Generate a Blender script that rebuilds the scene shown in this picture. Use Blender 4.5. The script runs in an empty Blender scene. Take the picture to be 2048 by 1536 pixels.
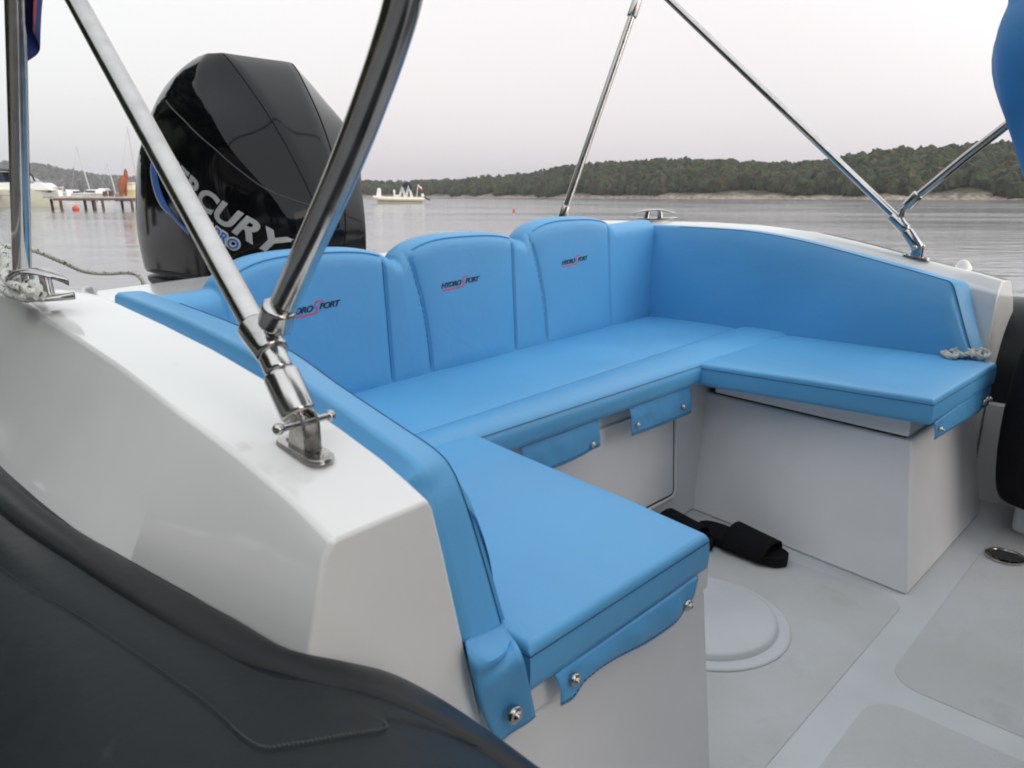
import bpy, bmesh, math, random
from math import radians, sin, cos, pi, sqrt
from mathutils import Vector, Matrix, noise
from mathutils.bvhtree import BVHTree
random.seed(7)
sc = bpy.context.scene
COL = sc.collection
# ---------------------------------------------------------------- camera
F, YAW, H = 1450.0, radians(44.6), 0.90          # focal length in px of the 2048 wide photo, heading, eye height over the cockpit floor
PITCH = math.atan2(376, F)
FW = (cos(YAW), sin(YAW)); RT = (sin(YAW), -cos(YAW))
cam = bpy.data.objects.new("camera", bpy.data.cameras.new("camera")); COL.objects.link(cam)
cam.location = (0, 0, H)
cam.rotation_euler = (pi / 2 - PITCH, 0, YAW - pi / 2)
cam.data.sensor_width = 36; cam.data.lens = F / 2048 * 36
cam.data.clip_start = 0.02; cam.data.clip_end = 6000
cam.data.dof.use_dof = True; cam.data.dof.focus_distance = 1.9; cam.data.dof.aperture_fstop = 13
sc.camera = cam
# ---------------------------------------------------------------- light
SUN_EL, SUN_AZ = radians(24), radians(285)        # soft afterglow of the low sun, ahead of the boat
W = bpy.data.worlds.new("World"); sc.world = W; W.use_nodes = True
nt = W.node_tree; nt.nodes.clear()
def wn(t, **k):
    n = nt.nodes.new(t)
    for a, b in k.items(): setattr(n, a, b)
    return n
wo = wn("ShaderNodeOutputWorld")
sky = wn("ShaderNodeTexSky", sky_type='NISHITA', sun_disc=False, sun_elevation=radians(6), sun_rotation=radians(165), dust_density=4.0)
hsv = wn("ShaderNodeHueSaturation"); hsv.inputs['Saturation'].default_value = .45
b1 = wn("ShaderNodeBackground"); b1.inputs[1].default_value = 0.05
nt.links.new(sky.outputs[0], hsv.inputs['Color']); nt.links.new(hsv.outputs[0], b1.inputs[0])
tc = wn("ShaderNodeTexCoord"); sx = wn("ShaderNodeSeparateXYZ"); nt.links.new(tc.outputs['Generated'], sx.inputs[0])
rp = wn("ShaderNodeValToRGB"); nt.links.new(sx.outputs[2], rp.inputs[0])
el = rp.color_ramp.elements
el[0].position = 0.0; el[0].color = (.70, .70, .735, 1)
el[1].position = 1.0; el[1].color = (.74, .77, .80, 1)
for p, c in ((.05, (.755, .752, .775)), (.12, (.815, .812, .815)), (.22, (.865, .87, .865)), (.45, (.86, .87, .86))):
    e = el.new(p); e.color = c + (1,)
dt = wn("ShaderNodeVectorMath", operation='DOT_PRODUCT'); dt.inputs[1].default_value = (.10, -.80, .60)
nt.links.new(tc.outputs['Generated'], dt.inputs[0])
mr = wn("ShaderNodeMapRange"); mr.inputs[1].default_value = -.25; mr.inputs[2].default_value = .75; mr.interpolation_type = 'SMOOTHSTEP'
mr.inputs[3].default_value = .80; mr.inputs[4].default_value = 1.40
nt.links.new(dt.outputs['Value'], mr.inputs[0])
# rosy afterglow high above the middle of the bay, cooler to the left
dt2 = wn("ShaderNodeVectorMath", operation='DOT_PRODUCT'); dt2.inputs[1].default_value = (.80, .60, .05)
nt.links.new(tc.outputs['Generated'], dt2.inputs[0])
mr2 = wn("ShaderNodeMapRange"); mr2.inputs[1].default_value = .78; mr2.inputs[2].default_value = 1
mxc = wn("ShaderNodeMix", data_type='RGBA', blend_type='MULTIPLY')
mxc.inputs['B'].default_value = (1.055, .985, .99, 1)
nt.links.new(dt2.outputs['Value'], mr2.inputs[0]); nt.links.new(mr2.outputs[0], mxc.inputs['Factor'])
nt.links.new(rp.outputs[0], mxc.inputs['A'])
b2 = wn("ShaderNodeBackground"); nt.links.new(mxc.outputs['Result'], b2.inputs[0]); nt.links.new(mr.outputs[0], b2.inputs[1])
ad = wn("ShaderNodeAddShader"); nt.links.new(b1.outputs[0], ad.inputs[0]); nt.links.new(b2.outputs[0], ad.inputs[1])
nt.links.new(ad.outputs[0], wo.inputs[0])
sl = bpy.data.lights.new("sun", 'SUN'); sl.energy = 0.5; sl.angle = radians(40); sl.color = (1, .86, .78)
so = bpy.data.objects.new("sun", sl); COL.objects.link(so)
so.rotation_euler = Vector((cos(SUN_EL) * cos(SUN_AZ), cos(SUN_EL) * sin(SUN_AZ), sin(SUN_EL))).to_track_quat('Z', 'Y').to_euler()
sc.view_settings.view_transform = 'Standard'; sc.view_settings.look = 'None'
sc.view_settings.exposure = 0.37; sc.view_settings.gamma = 1
sc.render.film_transparent = False
sc.cycles.use_denoising = True
sc.cycles.max_bounces = 8
sc.cycles.volume_bounces = 0
sc.cycles.filter_width = 1.9

# ---------------------------------------------------------------- geometry helpers
def ray(px, py):
    u = px - 1024; v = py - 768
    a = F * cos(PITCH) - v * sin(PITCH); dn = -(F * sin(PITCH) + v * cos(PITCH))
    return Vector((a * FW[0] + u * RT[0], a * FW[1] + u * RT[1], dn))
def at(px, py, **k):                                # the point of a real plane seen in that direction
    r = ray(px, py)
    if 'z' in k: t = (k['z'] - H) / r.z
    if 'x' in k: t = k['x'] / r.x
    if 'y' in k: t = k['y'] / r.y
    if 'd' in k: t = k['d'] / sqrt(r.x ** 2 + r.y ** 2)
    return Vector((r.x * t, r.y * t, H + r.z * t))
def lerp(a, b, t): return a + (b - a) * t
def interp(tab, x):
    if x <= tab[0][0]: return tab[0][1]
    for (a, b), (c, d) in zip(tab, tab[1:]):
        if x <= c: return lerp(b, d, (x - a) / (c - a))
    return tab[-1][1]
def smooth_path(P, n=8):
    P = [Vector(p) for p in P]; out = []
    for i in range(len(P) - 1):
        p0 = P[max(i - 1, 0)]; p1 = P[i]; p2 = P[i + 1]; p3 = P[min(i + 2, len(P) - 1)]
        for k in range(n):
            t = k / n
            out.append(.5 * ((2 * p1) + (p2 - p0) * t + (2 * p0 - 5 * p1 + 4 * p2 - p3) * t * t + (3 * p1 - p0 - 3 * p2 + p3) * t ** 3))
    out.append(P[-1]); return out
def resample(P, n):
    P = [Vector(p) for p in P]; L = [0]
    for a, b in zip(P, P[1:]): L.append(L[-1] + (b - a).length)
    out = []; j = 0
    for i in range(n):
        s = L[-1] * i / (n - 1)
        while j < len(L) - 2 and L[j + 1] < s: j += 1
        d = L[j + 1] - L[j]
        out.append(P[j].lerp(P[j + 1], (s - L[j]) / d if d > 0 else 0))
    return out

class MB:                                           # collects shapes, builds ONE mesh object
    def __init__(s): s.v = []; s.f = []; s.mi = []
    def add(s, v, f, mi=0):
        o = len(s.v); s.v += [tuple(p) for p in v]; s.f += [tuple(i + o for i in q) for q in f]; s.mi += [mi] * len(f); return s
    def box(s, c, d, rot=None, mi=0, taper=1.0):
        v = []
        for z in (-1, 1):
            k = 1 if z < 0 else taper
            for x, y in ((-1, -1), (1, -1), (1, 1), (-1, 1)):
                p = Vector((x * d[0] / 2 * k, y * d[1] / 2 * k, z * d[2] / 2))
                if rot is not None: p = rot @ p
                v.append(p + Vector(c))
        return s.add(v, [(3, 2, 1, 0), (4, 5, 6, 7), (0, 1, 5, 4), (1, 2, 6, 5), (2, 3, 7, 6), (3, 0, 4, 7)], mi)
    def loft(s, rings, closed=True, cap=True, mi=0):
        n = len(rings[0]); v = [p for r in rings for p in r]; f = []
        for i in range(len(rings) - 1):
            for j in range(n if closed else n - 1):
                k = (j + 1) % n
                f.append((i * n + j, i * n + k, (i + 1) * n + k, (i + 1) * n + j))
        if cap and closed:
            f.append(tuple(range(n - 1, -1, -1))); f.append(tuple((len(rings) - 1) * n + j for j in range(n)))
        return s.add(v, f, mi)
    def tube(s, P, r, n=12, mi=0, cap=True, flat=1.0):
        P = [Vector(p) for p in P]; rings = []; up = None
        for i, p in enumerate(P):
            d = (P[min(i + 1, len(P) - 1)] - P[max(i - 1, 0)]).normalized()
            if up is None:
                up = d.orthogonal().normalized()
            up = (up - d * up.dot(d)).normalized(); w = d.cross(up)
            rr = r(i / (len(P) - 1)) if callable(r) else r
            rings.append([p + (up * cos(2 * pi * k / n) + w * sin(2 * pi * k / n) * flat) * rr for k in range(n)])
        return s.loft(rings, mi=mi, cap=cap)
    def sphere(s, c, r, nu=14, nv=8, mi=0):
        if not hasattr(r, '__len__'): r = (r, r, r)
        rings = []
        for i in range(nv + 1):
            a = -pi / 2 + pi * i / nv; a = max(min(a, pi / 2 - .03), -pi / 2 + .03)
            rings.append([(c[0] + r[0] * cos(a) * cos(2 * pi * k / nu), c[1] + r[1] * cos(a) * sin(2 * pi * k / nu), c[2] + r[2] * sin(a)) for k in range(nu)])
        return s.loft(rings, mi=mi)
    def prism(s, poly, z0, z1, mi=0):               # poly: (x, y) counter-clockwise; z may be a function
        f0 = z0 if callable(z0) else (lambda x, y: z0); f1 = z1 if callable(z1) else (lambda x, y: z1)
        n = len(poly); v = [(x, y, f0(x, y)) for x, y in poly] + [(x, y, f1(x, y)) for x, y in poly]
        f = [tuple(range(n - 1, -1, -1)), tuple(range(n, 2 * n))] + [(i, (i + 1) % n, (i + 1) % n + n, i + n) for i in range(n)]
        return s.add(v, f, mi)
    def build(s, name, mat, parent=None, smooth=True, bevel=0, seg=3, sub=0, angle=40, thick=0, recalc=True):
        me = bpy.data.meshes.new(name); me.from_pydata(s.v, [], s.f)
        mats = mat if isinstance(mat, (list, tuple)) else [mat]
        for m in mats: me.materials.append(m)
        me.polygons.foreach_set('material_index', s.mi)
        if recalc:
            bm = bmesh.new(); bm.from_mesh(me); bmesh.ops.recalc_face_normals(bm, faces=bm.faces); bm.to_mesh(me); bm.free()
        if smooth: me.polygons.foreach_set('use_smooth', [True] * len(me.polygons))
        if smooth and not (bevel or sub): me.set_sharp_from_angle(angle=radians(angle))
        me.update()
        o = bpy.data.objects.new(name, me); COL.objects.link(o)
        if parent: o.parent = parent
        if thick:
            m = o.modifiers.new('thick', 'SOLIDIFY'); m.thickness = thick; m.offset = 0
        if bevel:
            m = o.modifiers.new('bevel', 'BEVEL'); m.width = bevel; m.segments = seg; m.limit_method = 'ANGLE'; m.angle_limit = radians(30); m.harden_normals = True
        if sub:
            m = o.modifiers.new('sub', 'SUBSURF'); m.levels = m.render_levels = sub
        return o
def tag(o, label, cat=None, group=None, kind=None):
    if label: o['label'] = label
    if cat: o['category'] = cat
    if group: o['group'] = group
    if kind: o['kind'] = kind
    return o
def empty(name, label, cat, loc=(0, 0, 0), rz=0, group=None):
    o = bpy.data.objects.new(name, None); COL.objects.link(o); o.location = loc; o.rotation_euler = (0, 0, rz); o.empty_display_size = .05
    return tag(o, label, cat, group)
def copy_tree(o, parent=None):
    c = o.copy(); COL.objects.link(c); c.parent = parent
    for ch in [q for q in bpy.data.objects if q.parent == o]: copy_tree(ch, c)
    return c

# ---------------------------------------------------------------- materials
def mat(name, col, rough=.5, metal=0, coat=0, var=0, vscale=5, bump=0, bscale=60, col2=None, spec=.5, rvar=0, stretch=None, coord='Object', detail=4):
    m = bpy.data.materials.new(name); m.use_nodes = True; t = m.node_tree; b = t.nodes['Principled BSDF']
    b.inputs['Base Color'].default_value = tuple(col) + (1,); b.inputs['Roughness'].default_value = rough; b.inputs['Metallic'].default_value = metal
    b.inputs['Coat Weight'].default_value = coat; b.inputs['Coat Roughness'].default_value = .04; b.inputs['Specular IOR Level'].default_value = spec
    c = t.nodes.new('ShaderNodeTexCoord'); src = c.outputs[coord]
    if stretch:
        mp = t.nodes.new('ShaderNodeMapping'); mp.inputs['Scale'].default_value = stretch; t.links.new(src, mp.inputs[0]); src = mp.outputs[0]
    if var or col2:
        n = t.nodes.new('ShaderNodeTexNoise'); n.inputs['Scale'].default_value = vscale; n.inputs['Detail'].default_value = detail; t.links.new(src, n.inputs['Vector'])
        r = t.nodes.new('ShaderNodeMapRange'); r.inputs[1].default_value = .35; r.inputs[2].default_value = .65; t.links.new(n.outputs['Fac'], r.inputs[0])
        x = t.nodes.new('ShaderNodeMix'); x.data_type = 'RGBA'
        x.inputs['A'].default_value = tuple(k * (1 - var) for k in col) + (1,)
        x.inputs['B'].default_value = (tuple(col2) if col2 else tuple(min(1, k * (1 + var)) for k in col)) + (1,)
        t.links.new(r.outputs[0], x.inputs['Factor']); t.links.new(x.outputs['Result'], b.inputs['Base Color'])
        if rvar:
            q = t.nodes.new('ShaderNodeMapRange'); q.inputs[3].default_value = rough - rvar; q.inputs[4].default_value = rough + rvar
            t.links.new(r.outputs[0], q.inputs[0]); t.links.new(q.outputs[0], b.inputs['Roughness'])
    if bump:
        n2 = t.nodes.new('ShaderNodeTexNoise'); n2.inputs['Scale'].default_value = bscale; n2.inputs['Detail'].default_value = 3; t.links.new(src, n2.inputs['Vector'])
        u = t.nodes.new('ShaderNodeBump'); u.inputs['Distance'].default_value = bump; t.links.new(n2.outputs['Fac'], u.inputs['Height']); t.links.new(u.outputs[0], b.inputs['Normal'])
    return m
GEL = mat('gelcoat', (.80, .80, .79), .15, coat=.6, var=.03, vscale=3, bump=.0006, bscale=6, rvar=.05)
GELIN = mat('gelcoat_matt', (.72, .715, .725), .38, coat=.12, var=.05, vscale=4, bump=.0005, bscale=9)
VINYL = mat('vinyl', (.100, .365, .665), .42, var=.05, vscale=2.5, bump=.0009, bscale=14, rvar=.06)
VINYLF = mat('vinyl_flap', (.088, .335, .63), .45, var=.05, vscale=8, bump=.0012, bscale=25)
def vinyl_grain(m):
    t = m.node_tree; b = t.nodes['Principled BSDF']; old = b.inputs['Normal'].links[0].from_node
    c = t.nodes.new('ShaderNodeTexCoord'); v = t.nodes.new('ShaderNodeTexVoronoi'); v.inputs['Scale'].default_value = 620
    t.links.new(c.outputs['Object'], v.inputs['Vector'])
    u = t.nodes.new('ShaderNodeBump'); u.inputs['Distance'].default_value = .00025; u.inputs['Strength'].default_value = .6
    t.links.new(v.outputs['Distance'], u.inputs['Height']); t.links.new(old.outputs[0], u.inputs['Normal']); t.links.new(u.outputs[0], b.inputs['Normal'])
vinyl_grain(VINYL)
def wrinkles(m, scale, dist):
    t = m.node_tree; b = t.nodes['Principled BSDF']; old = b.inputs['Normal'].links[0].from_node
    c = t.nodes.new('ShaderNodeTexCoord'); mp = t.nodes.new('ShaderNodeMapping'); mp.inputs['Scale'].default_value = (1, .45, 1); v = t.nodes.new('ShaderNodeTexNoise'); v.inputs['Scale'].default_value = scale; v.inputs['Detail'].default_value = 5; v.inputs['Distortion'].default_value = 1.2
    t.links.new(c.outputs['Object'], mp.inputs[0]); t.links.new(mp.outputs[0], v.inputs['Vector'])
    u = t.nodes.new('ShaderNodeBump'); u.inputs['Distance'].default_value = dist
    t.links.new(v.outputs['Fac'], u.inputs['Height']); t.links.new(old.outputs[0], u.inputs['Normal']); t.links.new(u.outputs[0], b.inputs['Normal'])
wrinkles(VINYL, 6, .003); wrinkles(VINYLF, 12, .003)
SEAM = mat('seam_thread', (.015, .06, .15), .7)
STEEL = mat('stainless_steel', (.50, .49, .48), .18, metal=1, var=.08, vscale=40, rvar=.05, bump=.0002, bscale=30)
STEELD = mat('cast_steel', (.50, .48, .46), .24, metal=1, var=.15, vscale=60, rvar=.08)
RUBBER = mat('tube_fabric', (.008, .012, .015), .42, spec=.22, var=.25, vscale=3.5, bump=.0008, bscale=40, col2=(.014, .018, .021), rvar=.08)
RUBBER2 = mat('tube_strake', (.009, .011, .013), .40, spec=.25, var=.2, vscale=6, bump=.0006, bscale=50)
FLOORM = mat('cockpit_floor', (.52, .535, .55), .5, var=.06, vscale=5, bump=.0006, bscale=30)
NONSKID = mat('non_skid', (.480, .485, .475), .75, var=.03, vscale=5, col2=(.51, .52, .53), bump=.0016, bscale=420)
BLACK = mat('black_rubber', (.005, .005, .006), .8, spec=.2, bump=.001, bscale=120)
BLACKC = mat('black_cloth', (.006, .006, .008), .9, spec=.2, bump=.002, bscale=60)
COWL = mat('cowl_paint', (.004, .005, .007), .07, coat=0, spec=.26, bump=.0004, bscale=5)
COWLD = mat('cowl_lower', (.016, .018, .022), .35, bump=.0004, bscale=20)
SILVER = mat('silver_letters', (.52, .53, .54), .5)
BLUEL = mat('blue_letters', (.03, .17, .62), .35)
WHITEL = mat('white_outline', (.72, .75, .78), .4)
NAVY = mat('logo_navy', (.010, .014, .04), .6)
REDL = mat('logo_red', (.72, .06, .12), .6)
DARKGAP = mat('dark_gap', (.05, .05, .05), .8)

# ================================================================ THE BOAT
boat = empty('inflatable_boat', 'white rigid inflatable boat with black tube and U-shaped stern seating', 'boat')
def bpart(mb, name, m, parent=boat, **k): return mb.build(name, m, parent, **k)

def rrect(x0, y0, x1, y1, r, n=5):
    P = []
    for cx, cy, a in ((x1 - r, y1 - r, 0), (x0 + r, y1 - r, 90), (x0 + r, y0 + r, 180), (x1 - r, y0 + r, 270)):
        for k in range(n + 1):
            t = radians(a + 90 * k / n); P.append((cx + r * cos(t), cy + r * sin(t)))
    return P
# ---- cockpit floor with non-skid pads
mb = MB(); mb.prism([(.36, -2.6), (2.49, -2.6), (2.49, 1.6), (.36, 1.6)], -.06, 0)
floor = bpart(mb, 'deck_floor', FLOORM, smooth=False)
for P in (rrect(.52, .398, 1.690, .985, .05), rrect(1.365, -1.2, 2.34, .336, .06), rrect(.46, -1.2, 1.300, .336, .06)):
    bpart(MB().prism(P, -.004, .0018), 'non_skid_pad', NONSKID, parent=floor, bevel=.0016, seg=2)
# round hatch in the floor
def disc(r, z, n=56, c=(1.298, .698)): return [(c[0] + r * cos(2 * pi * k / n), c[1] + r * sin(2 * pi * k / n), z) for k in range(n)]
mb = MB(); mb.loft([disc(.188, .003), disc(.187, .0055), disc(.180, .007), disc(.162, .0075), disc(.159, .017), disc(.153, .0215), disc(.148, .022), disc(.02, .022)])
bpart(mb, 'floor_hatch', FLOORM, angle=60)
# drain
mb = MB(); c = (2.09, .285)
mb.loft([disc(.045, .004, 28, c), disc(.045, .009, 28, c), disc(.036, .010, 28, c), disc(.034, .006, 28, c), disc(.005, .006, 28, c)])
dr = bpart(mb, 'floor_drain', STEELD)
mb = MB()
for k in range(-3, 4): mb.box((c[0] + k * .0085, c[1], .0085), (.0035, 2 * sqrt(.034 ** 2 - (k * .0085) ** 2), .002))
bpart(mb, 'drain_grille', DARKGAP, parent=dr, smooth=False)

# ---- seat boxes (moulded, with draft) + lids
def seat_box(name, top, bot, z1, label=None):
    n = len(top); mb = MB()
    mb.add([(x, y, 0.0) for x, y in bot] + [(x, y, z1) for x, y in top], [tuple(range(n - 1, -1, -1)), tuple(range(n, 2 * n))] + [(i, (i + 1) % n, (i + 1) % n + n, i + n) for i in range(n)])
    return bpart(mb, name, GELIN, bevel=.008, seg=4)
sb_port = seat_box('seat_box', [(.40, .458), (.868, .462), (.885, 1.03), (.40, 1.03)], [(.40, .452), (.922, .456), (.925, 1.03), (.40, 1.03)], .352)
sb_star = seat_box('seat_box', [(1.795, .462), (2.36, .462), (2.36, 1.06), (1.86, 1.06)], [(1.716, .405), (2.36, .40), (2.36, 1.06), (1.795, 1.06)], .345)
sb_aft = seat_box('seat_box', [(.60, 1.035), (2.36, 1.035), (2.36, 1.70), (.60, 1.70)], [(.60, 1.012), (2.36, 1.012), (2.36, 1.70), (.60, 1.70)], .39)
bpart(MB().prism([(.41, .452), (.858, .452), (.872, .99), (.41, .99)], .358, .402), 'lid', GELIN, parent=sb_port, bevel=.006)
bpart(MB().prism([(1.80, .470), (2.35, .470), (2.35, 1.0), (1.845, 1.0)], .352, .400), 'lid', GELIN, parent=sb_star, bevel=.006)
bpart(MB().prism([(.42, .47), (.85, .47), (.86, 1.02), (.42, 1.02)], .34, .375), 'lid_gap', DARKGAP, parent=sb_port, smooth=False)
bpart(MB().prism([(1.815, .48), (2.35, .48), (2.35, 1.01), (1.86, 1.01)], .335, .375), 'lid_gap', DARKGAP, parent=sb_star, smooth=False)
# door of the bench box: raised frame lip and panel
def on_face(x, z): return (x, 1.012 + .023 * z / .39, z)
def ring_path(x0, z0, x1, z1, r, off):
    P = [on_face(x, z) for x, z in rrect(x0, z0, x1, z1, r, 4)]
    return [Vector((p[0], p[1] - off, p[2])) for p in P]
P = ring_path(1.00, .075, 1.690, .347, .02, .0)
bpart(MB().tube(P + [P[0]], .0055, 8, cap=False), 'door_frame', GELIN, parent=sb_aft)
P1 = ring_path(1.012, .087, 1.676, .345, .014, .004)
mbd = MB(); n = len(P1); mbd.add([tuple(p) for p in P1] + [(p.x, p.y + .006, p.z) for p in P1], [tuple(range(n)), ] + [(i, i + n, (i + 1) % n + n, (i + 1) % n) for i in range(n)])
bpart(mbd, 'locker_door', GELIN, parent=sb_aft, bevel=.002, seg=2)
P2 = ring_path(1.0085, .0835, 1.6795, .348, .017, .0012)
bpart(MB().tube(P2 + [P2[0]], .0022, 6, cap=False), 'door_gap', DARKGAP, parent=sb_aft)

# ---- coamings (white side decks): profile of the deck height along y
ZP = [(.40, .628), (.455, .655), (.51, .672), (.60, .691), (.70, .706), (.85, .724), (1.0, .736), (1.2, .748), (1.38, .752), (1.5, .742), (1.7, .71), (2.2, .64)]
ZS = [(.40, .652), (.455, .668), (.51, .683), (.60, .700), (.70, .722), (.85, .756), (1.0, .784), (1.2, .802), (1.4, .808), (2.2, .800)]
ZSI = [(.455, .640), (.53, .657), (.60, .676), (.71, .700), (.86, .733), (1.02, .764), (1.19, .787), (1.40, .7925), (1.62, .796), (2.2, .79)]
def ys(a, b, n): return [a + (b - a) * i / (n - 1) for i in range(n)]
SEAMX = [(.40, .232), (.447, .230), (.541, .211), (.645, .190), (.771, .165), (.879, .157), (1.02, .151), (2.2, .145)]
TC = (.1325, .3265, .25)
def tube_z(x): return TC[1] + sqrt(max(0, TC[2] ** 2 - (x - TC[0]) ** 2))
YF = .450
rings = []
for y in [YF] + ys(.48, 1.62, 34) + [1.70, 1.85, 2.06]:
    zt = interp(ZP, y); sxm = interp(SEAMX, y); k = min(1, max(0, (y - YF) / .25))
    hump = .012 * math.exp(-((y - 1.28) / .10) ** 2)
    xc = .262 - .012 * k - .02 * max(0, y - 1.1)
    zcr = zt - .0065 + hump * .2
    xi_ = .362 + .085 * max(0, min(1, (y - 1.34) / .25)); kk = 1 if y < 1.34 else 0; rings.append([(.425 if kk else xi_, y, .345), (xi_ + .010 * kk, y, zt - .06), (xi_ - .001, y, zt - .012), (xi_ - .006, y, zt - .002), (.31, y, zt - .0035 + hump), (xc + .004, y, zcr + .0008 + hump * .5), (xc, y, zcr), (xc - .009, y, zcr - .014),
                  (lerp(xc, sxm, .55), y, lerp(zcr, tube_z(sxm), .55) - .004), (sxm + .004, y, tube_z(sxm + .004) - .003), (sxm + .02, y, .40), (.425 if kk else xi_, y, .20)])
coam = bpart(MB().loft(rings), 'coaming', GEL, bevel=.006, seg=3)
# starboard coaming
rings = []
for y in [.455] + ys(.485, 1.62, 34) + [1.70, 1.85, 2.06]:
    zt = interp(ZS, y); k = min(1, max(0, (y - .455) / .25))
    zi = interp(ZSI, y); rings.append([(2.375, y, .33), (2.398, y, zi - .05), (2.399, y, zi - .012), (2.405, y, zi - .001), (2.445, y, zt), (2.535, y, zt - .006), (2.56, y, zt - .016), (2.575, y, zt - .034),
                  (2.62, y, .60), (2.66, y, .54), (2.64, y, .30), (2.62, y, -.02), (2.345, y, -.02), (2.345, y, .385)])
bpart(MB().loft(rings), 'coaming', GEL, bevel=.006, seg=3)
# front ends of the coamings, below the fold, down to the floor
bpart(MB().prism([(.40, .455), (.405, -2.5), (.36, -2.5), (.30, .46), (.30, 1.0), (.40, 1.0)], -.05, .33), 'inner_side', GELIN, smooth=False)
bpart(MB().prism([(2.475, .452), (2.60, .452), (2.60, -2.5), (2.475, -2.5)], -.05, .30), 'inner_side', GELIN, smooth=False)
# aft deck and transom
mb = MB(); mb.prism([(.44, 1.60), (2.32, 1.66), (2.32, 2.08), (.44, 2.02)], .30, lambda x, y: .672 + .05 * (x - .6)); bpart(mb, 'aft_deck', GEL, bevel=.012)
mb = MB(); mb.prism([(2.30, 1.64), (2.56, 1.64), (2.56, 2.10), (2.30, 2.10)], .30, .79); bpart(mb, 'aft_deck', GEL, bevel=.015)
mb = MB(); mb.prism([(.90, 2.0), (1.82, 2.0), (1.80, 2.16), (.92, 2.16)], -.25, .665); bpart(mb, 'transom', GEL, bevel=.01)
# hull below
hr = []
for y, w, zk in ((2.10, .86, -.62), (0, .90, -.66), (-2.5, .85, -.66), (-3.8, .5, -.5), (-4.6, .08, -.1)):
    hr.append([(1.365 - w, y, -.10), (1.365 - w * .9, y, -.30), (1.365, y, zk), (1.365 + w * .9, y, -.30), (1.365 + w, y, -.10), (1.365, y, -.02 if y < -2.6 else -.10)])
bpart(MB().loft(hr), 'hull', GEL)

def spots(m, col, scale, lo, w_=.02, amount=1.0):
    t = m.node_tree; b = t.nodes['Principled BSDF']; src = b.inputs['Base Color'].links[0].from_socket; c = t.nodes.new('ShaderNodeTexCoord')
    n = t.nodes.new('ShaderNodeTexNoise'); n.inputs['Scale'].default_value = scale; n.inputs['Detail'].default_value = 8; n.inputs['Roughness'].default_value = .62
    r = t.nodes.new('ShaderNodeMapRange'); r.inputs[1].default_value = lo; r.inputs[2].default_value = lo + w_; r.inputs[4].default_value = amount
    x = t.nodes.new('ShaderNodeMix'); x.data_type = 'RGBA'; x.inputs['B'].default_value = tuple(col) + (1,)
    t.links.new(c.outputs['Object'], n.inputs['Vector']); t.links.new(n.outputs['Fac'], r.inputs[0]); t.links.new(r.outputs[0], x.inputs['Factor']); t.links.new(src, x.inputs['A']); t.links.new(x.outputs['Result'], b.inputs['Base Color'])
spots(RUBBER, (.045, .052, .056), 9, .64, .05, .7)
spots(NONSKID, (.33, .31, .27), 9, .58, .14, .30)
spots(VINYL, (.14, .37, .60), 16, .62, .10, .35)
spots(GEL, (.60, .59, .55), 13, .66, .05, .5)
# ---- inflatable tubes
def tube_side(cx, cz, r, sgn, name='tube'):
    path = [(cx + sgn * .02, 3.15, cz + .02), (cx, 2.6, cz), (cx, 2.0, cz), (cx, 1.2, cz), (cx, .45, cz), (cx, -.4, cz), (cx, -1.2, cz), (cx - sgn * 0, -2.4, cz + .02), (cx - sgn * .25, -3.6, cz + .12), (cx - sgn * .75, -4.5, cz + .24), (1.365 - sgn * .03, -4.95, cz + .30)]
    P = smooth_path(path, 8); N = len(P)
    return bpart(MB().tube(P, lambda t: r * (.25 + .75 * min(1, (t / .13) ** .6)) if t < .13 else r, 64), name, RUBBER)
tp = tube_side(TC[0], TC[1], TC[2], -1)
ts = tube_side(2.76, .34, .25, 1)
def on_tube(x, y, off=0):                            # a point on the port tube's skin
    a = math.asin(max(-1, min(1, (x - TC[0]) / TC[2])))
    return Vector((TC[0] + (TC[2] + off) * sin(a), y, TC[1] + (TC[2] + off) * cos(a)))
def on_tube_a(a, y, off=0): return Vector((TC[0] + (TC[2] + off) * sin(a), y, TC[1] + (TC[2] + off) * cos(a)))
# glued band beside the coaming: a strip of extra fabric with a soft roll next to the white side
edge_out = [(.112, 1.10), (.121, .867), (.143, .69), (.162, .566), (.179, .493), (.20, .45), (.235, .405), (.27, .36), (.30, .30), (.32, .22), (.325, .10)]
edge_in = [(.150, 1.10), (.157, .879), (.175, .73), (.196, .61), (.214, .53), (.228, .462), (.262, .442), (.305, .436), (.345, .40), (.365, .30), (.37, .10)]
ei = [Vector((a, b, 0)) for a, b in [(.145, 2.6), (.147, 1.8)] + edge_in]; eo = [Vector((a, b, 0)) for a, b in [(.108, 2.6), (.110, 1.8)] + edge_out]
ei = smooth_path(ei, 8); eo = smooth_path(eo, 8)
v = []; K = 13
for a, b in zip(ei, eo):
    for k in range(K):
        t = k / (K - 1); p = a.lerp(b, t)
        off = .0030 + .0065 * sin(pi * min(1, t * 1.0)) ** .8 if 0 < t < 1 else -.001
        v.append(on_tube(p.x, p.y, off))
f = [(i * K + j, i * K + j + 1, (i + 1) * K + j + 1, (i + 1) * K + j) for i in range(len(ei) - 1) for j in range(K - 1)]
bpart(MB().add(v, f), 'fabric_band', RUBBER2, parent=tp)
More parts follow.
